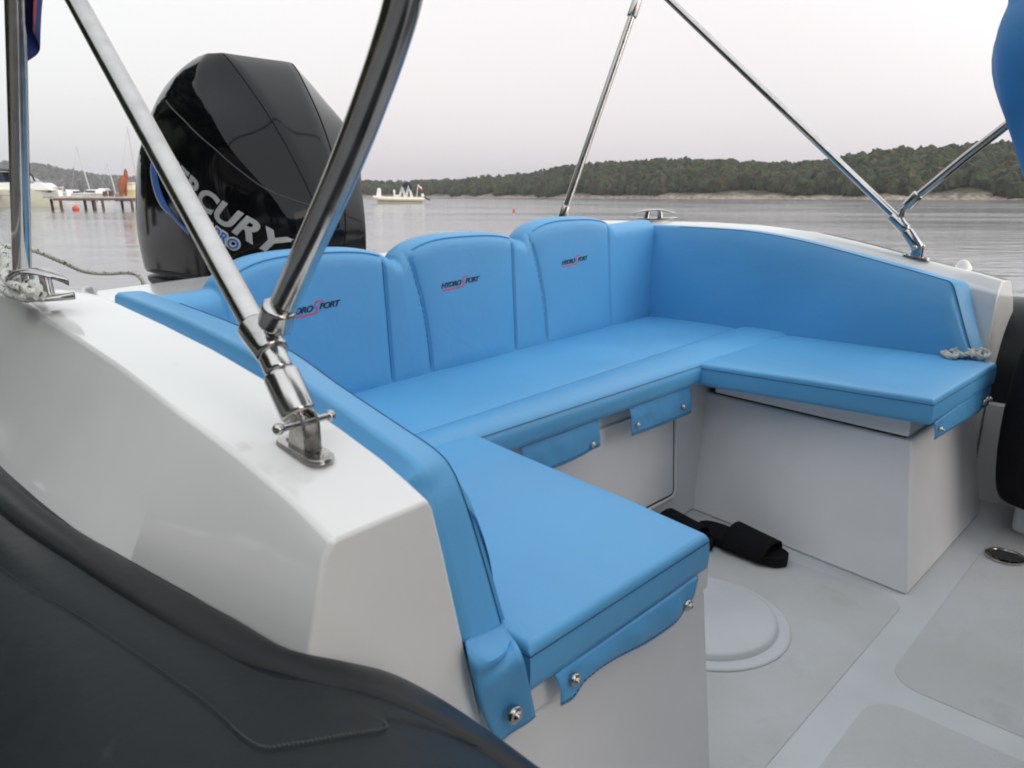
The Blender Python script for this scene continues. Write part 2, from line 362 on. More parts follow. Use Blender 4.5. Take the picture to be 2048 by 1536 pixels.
# thinner flat reinforcement patch outside it
po = [(.078, 2.6), (.086, 1.6), (.092, .95), (.097, .748), (.128, .572), (.149, .438), (.153, .385), (.158, .367), (.168, .361), (.187, .354), (.225, .347), (.236, .352), (.236, .362), (.262, .352), (.297, .318), (.318, .26), (.322, .10)]
pi_ = [(.125, 2.6), (.125, 1.6), (.130, .95), (.135, .80), (.165, .60), (.185, .47), (.20, .43), (.215, .42), (.225, .41), (.24, .40), (.255, .39), (.262, .385), (.27, .38), (.285, .36), (.315, .30), (.335, .24), (.34, .10)]
A = smooth_path([(a, b, 0) for a, b in pi_], 6); B = smooth_path([(a, b, 0) for a, b in po], 6)
v = []; K = 5
for i, (a, b) in enumerate(zip(A, B)):
    for k in range(K):
        p = a.lerp(b, k / (K - 1) * (1 + (.012 if i % 2 else 0)))
        v.append(on_tube(p.x, p.y, .0022 if k < K - 1 else -.0003))
f = [(i * K + j, i * K + j + 1, (i + 1) * K + j + 1, (i + 1) * K + j) for i in range(len(A) - 1) for j in range(K - 1)]
bpart(MB().add(v, f), 'reinforcement_patch', RUBBER, parent=tp)
MB().tube([on_tube(p.x, p.y, .0018) for p in B], .0004, 5).build('glue_line', mat('glue_line', (.028, .032, .034), .6), tp)
# stitched end of the patch
mb = MB(); q = [p for p in B if .15 < p.x < .236 and p.y < .40]
for p in resample([on_tube(p.x, p.y, .0018) for p in q], 46): mb.box(p, (.0008, .0026, .0007))
bpart(mb, 'stitching', mat('stitch_thread', (.05, .055, .055), .7), parent=tp, smooth=False)

# ================================================================ UPHOLSTERY
G_CUSH = 'blue seat cushions around the U-shaped stern seat'
def cushion(name, poly, z0, z1, label, bevel=.009, crown=.006, sub=14):
    """padded cushion: poly is a quadrilateral (4 corners, ccw); grid top with a soft crown and rounded edges"""
    root = empty(name, label, 'cushion', (sum(p[0] for p in poly) / 4, sum(p[1] for p in poly) / 4, z0), group=G_CUSH)
    a, b, c, d = [Vector((p[0], p[1], 0)) for p in poly]
    ctr = root.location
    def P(u, v): return a.lerp(b, u).lerp(d.lerp(c, u), v)
    N = sub
    # parameter values concentrated at the edges for the rounding
    L1 = ((b - a).length + (c - d).length) / 2; L2 = ((d - a).length + (c - b).length) / 2
    def params(L, n):
        e = [0, .25, .5, .75, 1.0]; q = [bevel / L * (1 - cos(k * pi / 2)) for k in e]
        mid = [bevel / L + (1 - 2 * bevel / L) * i / n for i in range(1, n)]
        return q + mid + [1 - x for x in reversed(q)]
    U = params(L1, N); V = params(L2, N); nu, nv = len(U), len(V)
    def edge(t, L):
        s = min(t, 1 - t) * L
        return 0 if s >= bevel else bevel - sqrt(max(0, bevel ** 2 - (bevel - s) ** 2))
    v = []
    for j in V:
        for i in U:
            p = P(i, j); dz = min(bevel, sqrt(edge(i, L1) ** 2 + edge(j, L2) ** 2))
            wr = noise.noise(Vector((p.x * 6, p.y * 6, 1.3))) * .0018
            z = z1 - dz + crown * (1 - (2 * i - 1) ** 4) * (1 - (2 * j - 1) ** 4) + (wr if 0 < i < 1 and 0 < j < 1 else 0)
            v.append((p.x - ctr.x, p.y - ctr.y, z - z0))
    f = [(j * nu + i, j * nu + i + 1, (j + 1) * nu + i + 1, (j + 1) * nu + i) for j in range(nv - 1) for i in range(nu - 1)]
    mb = MB().add(v, f)
    per = [(i, 0) for i in range(nu)] + [(nu - 1, j) for j in range(1, nv)] + [(i, nv - 1) for i in range(nu - 2, -1, -1)] + [(0, j) for j in range(nv - 2, 0, -1)]
    m = len(per); rings = []
    for h in (1.0, .75, .5, .25, .08, 0):
        r = []
        for i, j in per:
            x, y, z = v[j * nu + i]; k = 1 + .006 * sin(pi * h); r.append((x * k, y * k, lerp(0.0, z, h)))
        if h == 0: r = [(x * .985, y * .985, z) for x, y, z in r]
        rings.append(r)
    mb.loft(rings, cap=False); mb.add(rings[-1], [tuple(range(m))])
    mb.build('padding', VINYL, root, recalc=True, angle=75)
    # welt seam just below the top edge
    W_ = [Vector(rings[0][k]) * 1.0 for k in range(m)]
    W_ = [Vector((p.x * 1.0025, p.y * 1.0025, p.z - .004)) for p in W_]
    MB().tube(W_ + [W_[0]], .0008, 5, cap=False).build('seam', SEAM, root)
    return root
port_c = cushion('seat_cushion', [(.468, .436), (.822, .438), (.892, 1.02), (.45, 1.02)], .406, .462, 'near blue cushion over the white box beside the black tube')
star_c = cushion('seat_cushion', [(1.761, .420), (2.290, .410), (2.305, 1.043), (1.714, .985)], .402, .462, 'far blue cushion below the tall side panel, with grey-white cord on its corner')
bench_c = cushion('seat_cushion', [(.60, .950), (1.85, .982), (1.85, 1.02), (.60, .99)], .405, .462, 'long blue bench cushion under the three-humped backrest', crown=0.001, bevel=.010)
# rebuild the bench cushion as one padded piece with a bolster ridge along its front edge
for ch in [o for o in bpy.data.objects if o.parent == bench_c]: bpy.data.objects.remove(ch)
bl = bench_c.location
XB = ys(.455, 2.305, 120)
def bench_front(x): return .953 + .020 * (x - .77)
def bench_ridge(x): return 1.051 + .083 * (x - .80)
def bench_back(x): return 1.385 + .107 * (x - .877)
rings = []
for x in XB:
    yf, yr, yb = bench_front(x), bench_ridge(x), bench_back(x) + .03
    wr = noise.noise(Vector((x * 7, 3, 0))) * .0025
    pr = [(yf + .012, .405), (yf + .002, .409), (yf, .42), (yf - .002, .437), (yf + .001, .450), (yf + .007, .460), (yf + .016, .466), (yf + .03, .4705), (lerp(yf, yr, .5), .4735 + wr), (yr - .028, .471), (yr - .012, .466), (yr - .004, .4615), (yr, .4595), (yr + .006, .4605), (yr + .02, .4625)]
    for t in (.15, .3, .45, .6, .75, .9): pr.append((lerp(yr, yb, t), .463 + .003 * sin(pi * t) + noise.noise(Vector((x * 5, t * 3, 2))) * .002))
    pr += [(yb - .012, .461), (yb, .45), (yb, .405)]
    rings.append([(x - bl.x, y - bl.y, z - bl.z) for y, z in pr])
MB().loft(rings).build('padding', VINYL, bench_c, angle=75)
MB().tube([(x - bl.x, bench_ridge(x) - bl.y, .4600 - bl.z) for x in XB], .0011, 5).build('seam', SEAM, bench_c)
MB().tube([(x - bl.x, bench_front(x) + .003 - bl.y, .4565 - bl.z) for x in XB if x < 1.715], .0008, 5).build('seam', SEAM, bench_c)

# ---- stern backrest with three humps, one padded piece
back = empty('backrest_cushion', 'light blue stern backrest with three humps and three embroidered logos', 'backrest', (1.36, 1.47, .45))
def yb_(x): return 1.385 + .107 * (x - .877)
SEAMS = [(1.005, 1.009, 0), (1.080, 1.141, 1), (1.487, 1.488, 0), (1.572, 1.642, 1), (2.005, 2.018, 0)]      # (x at top, x at bottom, curved)
HUMPS = [(.60, 1.005, .768, .789), (1.072, 1.487, .790, .805), (1.560, 2.005, .815, .835)]
def seam_x(s, z):
    t = max(0, min(1, (z - .455) / .32)); xt, xb, cv = s
    return lerp(xb, xt, t ** (2.1 if cv else 1))
def top_z(x):
    base = .716 + .052 * (x - .45)
    z = base
    for a, b, zl, zh in HUMPS:
        c = (a + b) / 2 + .015; w = (b - a) / 2 + .022; t = (x - c) / w
        if abs(t) < 1:
            zz = base + (zh - base) * (1 - abs(t) ** 2.9) ** .62; z = max(z, zz)
    return z
def puff(x, z):
    segs = [(.40, .60)] + [(a, b) for a, b, _, _ in HUMPS]; d = 1e9
    for s in SEAMS: d = min(d, abs(x - seam_x(s, z)))
    g = -.0045 * math.exp(-(d / .004) ** 2)
    hum = any(a < x < b for a, b in ((.60, seam_x(SEAMS[0], z)), (seam_x(SEAMS[1], z), seam_x(SEAMS[2], z)), (seam_x(SEAMS[3], z), seam_x(SEAMS[4], z))))
    body = (.011 if hum else .009) * (1 - math.exp(-(d / .035) ** 1.0))
    return g + body
XS = [.40 + .0024 * i for i in range(int((2.315 - .40) / .0024) + 1)]
rings = []
for x in XS:
    zt = top_z(x); y0 = yb_(x); r = .026; pr = []
    nz = 20
    for k in range(nz + 1):
        z = lerp(.445, zt - r, k / nz); lean = .018 * (z - .45) / .35
        pr.append((y0 + lean - puff(x, z) * min(1, k / 2.5 + .15), z))
    yl = y0 + .018 * (zt - .45) / .35; p = puff(x, zt)
    for a in (20, 40, 60, 78): pr.append((yl - p * cos(radians(a)) + r * (1 - cos(radians(a))), zt - r + r * sin(radians(a))))
    pr += [(yl + r, zt + .0015), (yl + .045, zt + .002), (yl + .066, zt), (yl + .078, zt - .006), (yl + .085, zt - .018), (yl + .087, zt - .05), (yl + .087, .60)]
    rings.append([(x - 1.36, y - 1.47, z - .45) for y, z in pr])
MB().loft(rings).build('padding', VINYL, back, angle=80)
for s in SEAMS:
    P = []
    for k in range(31):
        z = lerp(.455, top_z(seam_x(s, .78)) - .02, k / 30); x = seam_x(s, z)
        P.append((x - 1.36, yb_(x) + .018 * (z - .45) / .35 + .0042 - 1.47, z - .45))
    MB().tube(P, .0013, 5).build('seam', SEAM, back)
for s in SEAMS:
    mbs = MB()
    for k in range(70):
        z = lerp(.462, top_z(seam_x(s, .78)) - .03, k / 70); z2 = z + .0028; x = seam_x(s, z) + .0075; x2 = seam_x(s, z2) + .0075
        mbs.tube([(x - 1.36, yb_(x) + .018 * (z - .45) / .35 - puff(x, z) - .0003 - 1.47, z - .45), (x2 - 1.36, yb_(x2) + .018 * (z2 - .45) / .35 - puff(x2, z2) - .0003 - 1.47, z2 - .45)], .0006, 4)
    mbs.build('stitching', VINYLF, back)
# piping over each hump, along the front edge of its top
for a, b, zl, zh in HUMPS:
    P = []
    for k in range(41):
        x = lerp(max(a + .03, .62), b - .004, k / 40); zt = top_z(x); yl = yb_(x) + .018 * (zt - .45) / .35; p = puff(x, zt)
        P.append((x - 1.36, yl - p * .75 + .022 * .28 - 1.47, zt - .022 + .0155 - .45))
    MB().tube(P, .0016, 6).build('piping', VINYLF, back)

# ---- side backrests: curves of the outer and inner edges
def side_backrest(name, label, outer, inner, bottom, sgn, crown=.002):
    root = empty(name, label, 'backrest', tuple(inner[4]))
    o0 = root.location
    n = 90
    O = resample_matched(outer, n); I = resample_matched(inner, n)
    rings = []
    for i, (a, b) in enumerate(zip(O, I)):
        t = i / (n - 1); d = (b - a); m = max(d.length, 1e-4)
        nrm = d.cross((O[min(i + 1, n - 1)] - O[max(i - 1, 0)])).normalized()
        if nrm.z < 0 and t < .8: nrm = -nrm
        if t >= .8 and nrm.y > 0: nrm = -nrm
        cr = []
        cr.append(a - nrm * .030 - d * .02); cr.append(a - nrm * .004)
        for k in range(1, 10):
            u = k / 10; cr.append(a + d * u + nrm * crown * sin(pi * u) ** .6)
        cr.append(b + nrm * .0)
        bot = Vector(bottom(b, t))
        e = Vector((sgn * 1.0, 0, 0))
        cr.append(b + e * .004 - nrm * .006)
        for k in range(1, 8):
            u = k / 7; q = b.lerp(bot, u); cr.append(q + e * (.006 + .010 * sin(pi * u)))
        rings.append([p - o0 for p in cr])
    MB().loft(rings, closed=False).build('padding', VINYL, root, angle=60)
    P = [r[11] + (r[11] - r[10]).normalized() * .0002 for r in rings]
    MB().tube(P[6:], .0012, 5).build('seam', SEAM, root)
    P = [r[2].lerp(r[1], .5) for r in rings]
    return root, rings
def resample_matched(K, n):                          # keypoints spread evenly in the parameter, smoothed
    P = smooth_path(K, 10); m = len(P)
    return [P[min(m - 1, int(i / (n - 1) * (m - 1)))].lerp(P[min(m - 1, int(i / (n - 1) * (m - 1)) + 1)], (i / (n - 1) * (m - 1)) % 1) for i in range(n)]
po_ = [(230, 590), (350, 632), (470, 690), (560, 738), (640, 790), (750, 880), (832, 958), (856, 992), (872, 1050), (900, 1165), (932, 1285)]
pin = [(290, 583), (400, 622), (500, 662), (590, 708), (680, 772), (800, 852), (873, 902), (907, 945), (932, 1010), (960, 1100), (1002, 1248)]
xo = [.372] * 7 + [.375, .378, .385, .395]; xi = [.425] * 7 + [.430, .436, .450, .474]
outer = [at(*p, x=x) for p, x in zip(po_, xo)]; inner = [at(*p, x=x) for p, x in zip(pin, xi)]
for a in outer[:7]: a.z = max(a.z, interp(ZP, a.y) + .003)
pb, prings = side_backrest('backrest_cushion', 'near blue side backrest along the white deck, seen on its narrow top edge', outer, inner, lambda b, t: (max(.470, b.x), b.y + .0 + (.03 if t > .8 else 0), min(b.z - .003, .455)), 1)
so_ = [(1288, 450), (1400, 455.5), (1500, 463), (1600, 481), (1700, 506.5), (1800, 534.5), (1876, 556), (1903, 567), (1915, 600), (1928, 650), (1946, 716)]
xi2 = [2.335] * 6 + [2.335, 2.33, 2.325, 2.312, 2.295]
inner2 = [at(*p, x=x) for p, x in zip(so_, xi2)]
outer2 = []
ex = [(0, 0)] * 11
for i, p in enumerate(inner2):
    if i < 7: outer2.append(Vector((2.385, p.y - .005, p.z + .001)))
outer2 += [at(1936, 566, x=2.385), at(1945, 600, x=2.385), at(1955, 645, x=2.375), at(1969, 702, x=2.36)]
sb, srings = side_backrest('backrest_cushion', 'far tall blue side panel curving down to the right, above the right-hand cushion', outer2, inner2, lambda b, t: (2.285, b.y + (.0 if t < .8 else .004), .456), -1)

# ---- snap flaps and snaps
def flap(parent, top, bottom, y0, snaps, name='snap_flap', wav=.004, facing='y'):
    """cloth flap hanging in front of a lid; top/bottom are lists of (x, z); snaps (x, z)"""
    o0 = parent.location; n = 40; T = resample([(a, 0, b) for a, b in top], n); Bt = resample(smooth_path([(a, 0, b) for a, b in bottom], 6), n)
    v = []; K = 9
    for i in range(n):
        for k in range(K):
            u = k / (K - 1); p = T[i].lerp(Bt[i], u)
            y = (y0(p.x) if callable(y0) else y0) - .002 - wav * sin(pi * u) * (1 + noise.noise(Vector((p.x * 25, u * 2, 5)))) - (.004 * u)
            for sx_, sz_ in snaps:
                y += .004 * math.exp(-((p.x - sx_) ** 2 + (p.z - sz_) ** 2) / .0003)
            v.append((p.x - o0.x, y - o0.y, p.z - o0.z))
    f = [(i * K + j, i * K + j + 1, (i + 1) * K + j + 1, (i + 1) * K + j) for i in range(n - 1) for j in range(K - 1)]
    fl = MB().add(v, f).build(name, VINYLF, parent, thick=.0016)
    mbs = MB()
    for i in range(n - 1):
        a_ = Vector(v[i * K + K - 2]).lerp(Vector(v[i * K + K - 1]), .25); b_ = Vector(v[(i + 1) * K + K - 2]).lerp(Vector(v[(i + 1) * K + K - 1]), .25)
        mbs.tube([a_.lerp(b_, .1) + Vector((0, -.0012, 0)), a_.lerp(b_, .7) + Vector((0, -.0012, 0))], .0006, 4)
    mbs.build('stitching', SEAM, fl)
    for sx_, sz_ in snaps:
        yy = (y0(sx_) if callable(y0) else y0) - .009
        snap(fl, Vector((sx_ - o0.x, yy - o0.y, sz_ - o0.z)))
    return fl
def snap(parent, c, r=.0078, nrm=Vector((0, -1, 0))):
    rot = nrm.to_track_quat('Z', 'Y').to_matrix(); mb = MB(); n = 18; rings = []
    for rr, h in ((1, -.002), (1.0, .001), (.85, .0026), (.55, .0030), (.5, .0044), (.3, .0062), (.06, .0066)):
        rings.append([c + rot @ Vector((r * rr * cos(2 * pi * k / n), r * rr * sin(2 * pi * k / n), h)) for k in range(n)])
    return mb.loft(rings).build('snap_button', STEELD, parent, angle=50)
fy = lambda x: bench_front(x) + .012
flap(bench_c, [(1.386, .408), (1.672, .408)], [(1.402, .333), (1.54, .330), (1.682, .330)], fy, [(1.424, .356), (1.636, .358)])
flap(bench_c, [(1.00, .408), (1.265, .408)], [(1.03, .335), (1.15, .332), (1.272, .340)], fy, [(1.243, .352), (1.05, .35)])
flap(port_c, [(.507, .408), (.795, .410)], [(.513, .369), (.535, .366), (.556, .378), (.60, .379), (.68, .367), (.74, .366), (.770, .375)], .438, [(.533, .392), (.763, .382)])
flap(star_c, [(1.772, .407), (2.285, .407)], [(1.778, .366), (1.95, .358), (2.10, .350), (2.29, .344)], .418, [(1.812, .383), (2.215, .366), (2.243, .368), (2.282, .360)], wav=.0015)
# corner flap folding down from the near side backrest
o0 = pb.location
L0 = [at(931, 1282, x=.393), at(940, 1330, y=.437), at(962, 1420, y=.436), at(996, 1490, y=.436)]
R0 = [at(1003, 1248, x=.474), at(1040, 1300, y=.428), at(1056, 1360, y=.424), at(1070, 1432, y=.428)]
Lp = resample(smooth_path(L0, 8), 26); Rp = resample(smooth_path(R0, 8), 26); v = []; K = 12
for i in range(26):
    for k in range(K):
        u = k / (K - 1); t = i / 25; p = Lp[i].lerp(Rp[i], u)
        p.y += -.012 * math.exp(-((t - .16) / .10) ** 2) * sin(pi * u) ** .7 + .006 * math.exp(-((t - .03) / .06) ** 2) * sin(pi * u) - .004 * sin(pi * u) * sin(t * 5 + u * 2)
        v.append(tuple(p - o0))
f = [(i * K + j, i * K + j + 1, (i + 1) * K + j + 1, (i + 1) * K + j) for i in range(25) for j in range(K - 1)]
fl = MB().add(v, f).build('snap_flap', VINYLF, pb, thick=.0022)
snap(fl, at(1031, 1430, y=.424) - o0, r=.0095)

# ---- embroidered logos
def text_mesh(txt, size, shear=0, extrude=.0006, offset=0, space=1, sx_=1.0):
    c = bpy.data.curves.new('t', 'FONT'); c.body = txt; c.size = size; c.shear = shear; c.extrude = extrude; c.offset = offset; c.space_character = space
    o = bpy.data.objects.new('t', c); COL.objects.link(o); bpy.context.view_layer.update()
    me = bpy.data.meshes.new_from_object(o.evaluated_get(bpy.context.evaluated_depsgraph_get())); bpy.data.objects.remove(o)
    V = [(v.co.x * sx_, v.co.y, v.co.z) for v in me.vertices]; Fc = [tuple(p.vertices) for p in me.polygons]; bpy.data.meshes.remove(me)
    return V, Fc
def logo(px, py, parent):
    o = MB(); wdt = .125; org = None
    y0 = 1.45; p = ray(px, py)                        # left end of the wordmark on the padded face
    # intersect with the sloping face
    t = (1.385 - .107 * .877 + 0) / (p.y - .107 * p.x); P0 = Vector((p.x * t, p.y * t, H + p.z * t))
    o0 = parent.location; tilt = radians(2.5)
    def put(V, Fc, dx, dz, mi):
        vv = []
        for x, z, e in V:
            x += dx; z += dz; xr = x * cos(tilt) - z * sin(tilt); zr = x * sin(tilt) + z * cos(tilt)
            X = P0.x + xr; Z = P0.z + zr
            Y = yb_(X) + .018 * (Z - .45) / .35 - puff(X, Z) - .0006 - e
            vv.append((X - o0.x, Y - o0.y, Z - o0.z))
        o.add(vv, Fc, mi)
    V, Fc = text_mesh('HYDRO', .0175, .35, .0004, offset=.0006, space=.88, sx_=1.28); put(V, Fc, 0, 0, 0)
    w1 = max(v[0] for v in V)
    V, Fc = text_mesh('PORT', .0175, .35, .0004, offset=.0006, space=.88, sx_=1.28); put(V, Fc, w1 + .0135, .001, 0)
    w2 = max(v[0] for v in V)
    # red S with its long tails
    def strip(P, w):
        v = []; n = len(P)
        for i, (x, z) in enumerate(P):
            a = Vector(P[max(i - 1, 0)]); b = Vector(P[min(i + 1, n - 1)]); d = (b - a).normalized(); q = Vector((-d.y, d.x)) * w / 2
            v += [(x + q.x, z + q.y, .0004), (x - q.x, z - q.y, .0004)]
        put(v, [(2 * i, 2 * i + 1, 2 * i + 3, 2 * i + 2) for i in range(n - 1)], 0, 0, 1)
    S = [(.004, -.0055), (.02, -.0062), (.05, -.0060), (w1 + .004, -.0050), (w1 + .0085, -.001), (w1 + .008, .004), (w1 + .005, .010), (w1 + .0055, .0155), (w1 + .011, .0185), (w1 + .026, .0188)]
    S = [tuple(q)[:2] for q in smooth_path([(a, b, 0) for a, b in S], 5)]
    strip(S, .0034)
    return o.build('embroidered_logo', [NAVY, REDL], parent, smooth=False, recalc=False)
logo(883, 577, back); logo(1124, 530, back); logo(566, 634, back)

# ================================================================ BIMINI FRAME
bim = empty('bimini_frame', 'folding stainless steel bimini frame with poles hinged on both white side decks', 'canopy frame', (1.38, .65, .7))
bo = bim.location
def rel(P): return [Vector(p) - bo for p in P]
def pole(P, r, name='pole', n=20): return MB().tube(rel(P), r * .93, n).build(name, STEEL, bim)
def sleeve(a, b, r, name='sleeve', sub=None):
    a = Vector(a); b = Vector(b); d = (b - a).normalized(); L = (b - a).length
    P = [a, a + d * .0015, a + d * .004, b - d * .004, b - d * .0015, b]; R = [r * .86, r, r * 1.03, r * 1.03, r, r * .86]
    mb = MB(); it = iter(R); Q = rel(P); rings = []
    up = d.orthogonal().normalized(); w = d.cross(up)
    for p, rr in zip(Q, R): rings.append([p + (up * cos(2 * pi * k / 22) + w * sin(2 * pi * k / 22)) * rr for k in range(22)])
    return mb.loft(rings).build(name, STEEL, sub or bim, angle=50)
def base_fit(c, yaw, tilt, s=1.0, axis=Vector((1, 0, 0))):
    R = Matrix.Rotation(yaw, 3, 'Z') @ Matrix.Rotation(tilt, 3, 'X'); c = Vector(c) - bo
    g = lambda x, y, z: c + R @ (Vector((x, y, z)) * s)
    mb = MB(); v = [g(x, y, 0) for x, y in rrect(-.013, -.032, .013, .032, .011, 4)]; v2 = [g(x, y, .0045) for x, y in rrect(-.012, -.031, .012, .031, .010, 4)]
    n = len(v); mb.loft([v, v2])
    base = mb.build('deck_hinge', STEELD, bim, bevel=.0008, seg=2)
    for e in (-1, 1):
        mb = MB(); pr = [(-.012, .004), (.012, .004), (.009, .028), (.004, .035), (-.004, .035), (-.009, .028)]
        mb.loft([[g(e * .0085, a, b) for a, b in pr], [g(e * .0060, a, b) for a, b in pr]]); mb.build('cheek', STEELD, base, smooth=False)
    MB().tube([g(-.024, 0, .027), g(.026, 0, .027)], .0032 * s, 10).build('pin', STEEL, base)
    for e in (-1, 1):
        MB().sphere(g(e * .025, 0, .027), .0052 * s, 10, 6).build('pin_head', STEEL, base)
        MB().tube([g(0, e * .021, .0045), g(0, e * .021, .0062)], .0038 * s, 10).build('screw', STEEL, base)
    return g(0, 0, .027) + bo
# --- port side
pc = Vector((.305, .560, interp(ZP, .56) - .003))
hp = base_fit(pc, radians(4), radians(7), 1.05)
X1 = .303
a1 = at(590, 822, x=X1); a2 = at(560, 745, x=X1); a3 = at(520, 672, x=X1); a4 = at(152, 0, x=X1); a5 = at(42, -190, x=X1)
MB().tube(rel([hp, hp.lerp(a1, .9)]), .0055, 10).build('hinge_tongue', STEELD, bim)
sleeve(hp.lerp(a1, .55), a2, .0155); sleeve(a2, at(540, 700, x=X1), .0125, 'sleeve'); 
sleeve(at(548, 708, x=X1), at(505, 652, x=X1), .0148, 'slide_clamp')
pole([a2, a3, a4, a5], .0125)
j = at(543, 668, x=X1 + .006); k1 = at(551, 648, x=X1 + .006); k2 = at(571, 598, x=X1 + .004)
mb = MB(); mb.tube(rel([at(536, 690, x=X1), j, k1]), .0085, 10); mb.build('hinge_tongue', STEELD, bim)
MB().tube(rel([j - Vector((.017, 0, 0)), j + Vector((.017, 0, 0))]), .0042, 8).build('pin', STEEL, bim)
sleeve(at(549, 652, x=X1), at(560, 612, x=X1), .0145)
pole(smooth_path([k1, at(600, 535, x=X1), at(652, 420, x=X1), at(703, 300, x=X1), at(745, 190, x=X1), at(780, 90, x=X1), at(806, 0, x=X1), at(826, -110, x=X1), at(826, -110, x=X1) * 2.0 - at(806, 0, x=X1), (.33, .20, 1.55), (.40, .05, 1.80), (.53, -.10, 1.965)], 6), .0127)
# --- starboard side
X2 = 2.45
pc = Vector((2.445, .690, .718)); hp = base_fit(pc, radians(-4), radians(8), 1.25)
b1_ = at(1836, 500, x=X2); b2_ = at(1812, 462, x=X2); b3_ = at(1795, 438, x=X2); b4_ = at(1318, -20, x=X2)
MB().tube(rel([hp, b1_]), .007, 10).build('hinge_tongue', STEELD, bim)
sleeve(hp.lerp(b1_, .7), b2_, .0175); sleeve(b2_, b3_, .015)
sleeve(at(1812, 460, x=X2), at(1783, 432, x=X2), .0165, 'slide_clamp')
pole([b2_, b3_, b4_, at(1200, -130, x=X2)], .0135)
MB().tube(rel([at(1800, 440, x=X2), at(1806, 420, x=X2), at(1822, 406, x=X2)]), .009, 10).build('hinge_tongue', STEELD, bim)
sleeve(at(1814, 414, x=X2), at(1838, 388, x=X2), .0165)
pole([at(1830, 398, x=X2), at(1930, 315, x=X2), at(2020, 245, x=X2), at(2080, 198, x=X2), (2.44, .12, 1.48), (2.36, -.02, 1.78), (2.24, -.10, 1.965)], .0135)
# aft strut
s0 = Vector(at(1276, -4, x=2.44)); s1 = at(1126, 432, x=2.20)
pole([s1 + (s1 - s0).normalized() * .05, s1, s0], .0145); sleeve(s1 + (s1 - s0).normalized() * .03, s1 + (s0 - s1).normalized() * .04, .0185)
sleeve(s0 + (s1 - s0).normalized() * .07, s0, .0185); pole([s0, s0 + Vector((0, -.12, .06))], .009)
# the bows joining both sides overhead (above the picture)
pole(smooth_path([at(1200, -130, x=X2), (2.40, 1.98, 2.0), (2.15, 2.1, 2.15), (1.38, 2.1, 2.18), (.63, 1.9, 2.02), (.38, 1.5, 1.6), tuple(a5)], 8), .0127)

# port aft pole with ensign
lp0 = at(43, 566, z=.752); lp1 = at(30, 0, x=lp0.x + .03); lp2 = lp0 + (lp1 - lp0) * 1.5
pol = empty('flag_pole', 'upright stainless pole at the left edge, behind the horn cleat', 'pole', tuple(lp0))
MB().tube([Vector((0, 0, -.01)), lp2 - lp0], .0143, 20).build('shaft', STEEL, pol)
MB().tube([Vector((0, 0, 0)), (lp1 - lp0) * .055], lambda t: .0205 if t < .8 else .018, 20).build('socket', STEELD, pol)
# flag
fv = []; n1, n2 = 26, 22
ftop = lp0 + (lp1 - lp0) * 1.35; 
for i in range(n1):
    for j_ in range(n2):
        u = i / (n1 - 1); t = j_ / (n2 - 1)
        wdt = .075 + .0 * t
        # hanging cloth gathered in folds around the pole; bottom edge runs to a point
        zb = lerp(1.085, 1.02, min(1, u / .3)) if u < .45 else lerp(1.10, 1.155, ((u - .45) / .55) ** .7)
        zz = lerp(1.50, zb, t)
        s = (u - .60) * .076 * (1 + .25 * sin(t * 5)) * (1 if t < .8 else 1)
        bx = lp0 + (lp1 - lp0) * ((zz - lp0.z) / (lp1.z - lp0.z))
        fold = .022 * sin(u * 9 + t * 2.0) + .03
        bulge = .010 * math.exp(-((t - .62) / .16) ** 2) * (1 if u > .6 else 0)
        fv.append((bx.x + RT[0] * (s + bulge) + FW[0] * fold, bx.y + RT[1] * (s + bulge) + FW[1] * fold, zz))
f = [(i * n2 + j_, i * n2 + j_ + 1, (i + 1) * n2 + j_ + 1, (i + 1) * n2 + j_) for i in range(n1 - 1) for j_ in range(n2 - 1)]
mi = [1 if (q[0] // n2) >= n1 - 4 else 0 for q in f]
mb = MB().add(fv, f); mb.mi = mi
fl = mb.build('flag', [mat('flag_blue', (.018, .028, .14), .8, bump=.002, bscale=60), mat('flag_red', (.30, .05, .06), .8)], None, thick=.0012)
tag(fl, 'dark blue flag with a reddish edge hanging folded at the left pole', 'flag')

# rolled canvas on the starboard bow of the frame
mb = MB(); rings = []
prof = [(.90 + (z_ - .90) * 1.0, r_ * 1.17, 0) for z_, r_ in ((.90, .006), (.915, .034), (.96, .058), (1.01, .076), (1.08, .100), (1.15, .124), (1.22, .142), (1.29, .150), (1.35, .143), (1.383, .132), (1.397, .138), (1.43, .146), (1.51, .140), (1.62, .115), (1.72, .095), (1.80, .06), (1.83, .015))]
cc = at(2136, 160, d=2.45)
for z, r, _ in prof:
    ring = []
    for k in range(40):
        a = 2 * pi * k / 40; rr = r * (1 + .04 * sin(3 * a + z * 12) + .035 * sin(9 * a + z * 7 + 2 * sin(z * 9)) + .05 * noise.noise(Vector((cos(a) * 2, sin(a) * 2, z * 7))))
        ring.append((cc.x + rr * cos(a) - .20 * max(0, z - 1.45), cc.y + rr * sin(a) - .55 * max(0, z - 1.40), z))
    rings.append(ring)
cv = mb.loft(rings).build('folded_canvas', mat('blue_canvas', (.045, .235, .52), .6, var=.1, vscale=5, bump=.004, bscale=9), None, sub=1)
tag(cv, 'bulging blue folded canvas bundle at the upper right edge', 'canvas bundle')

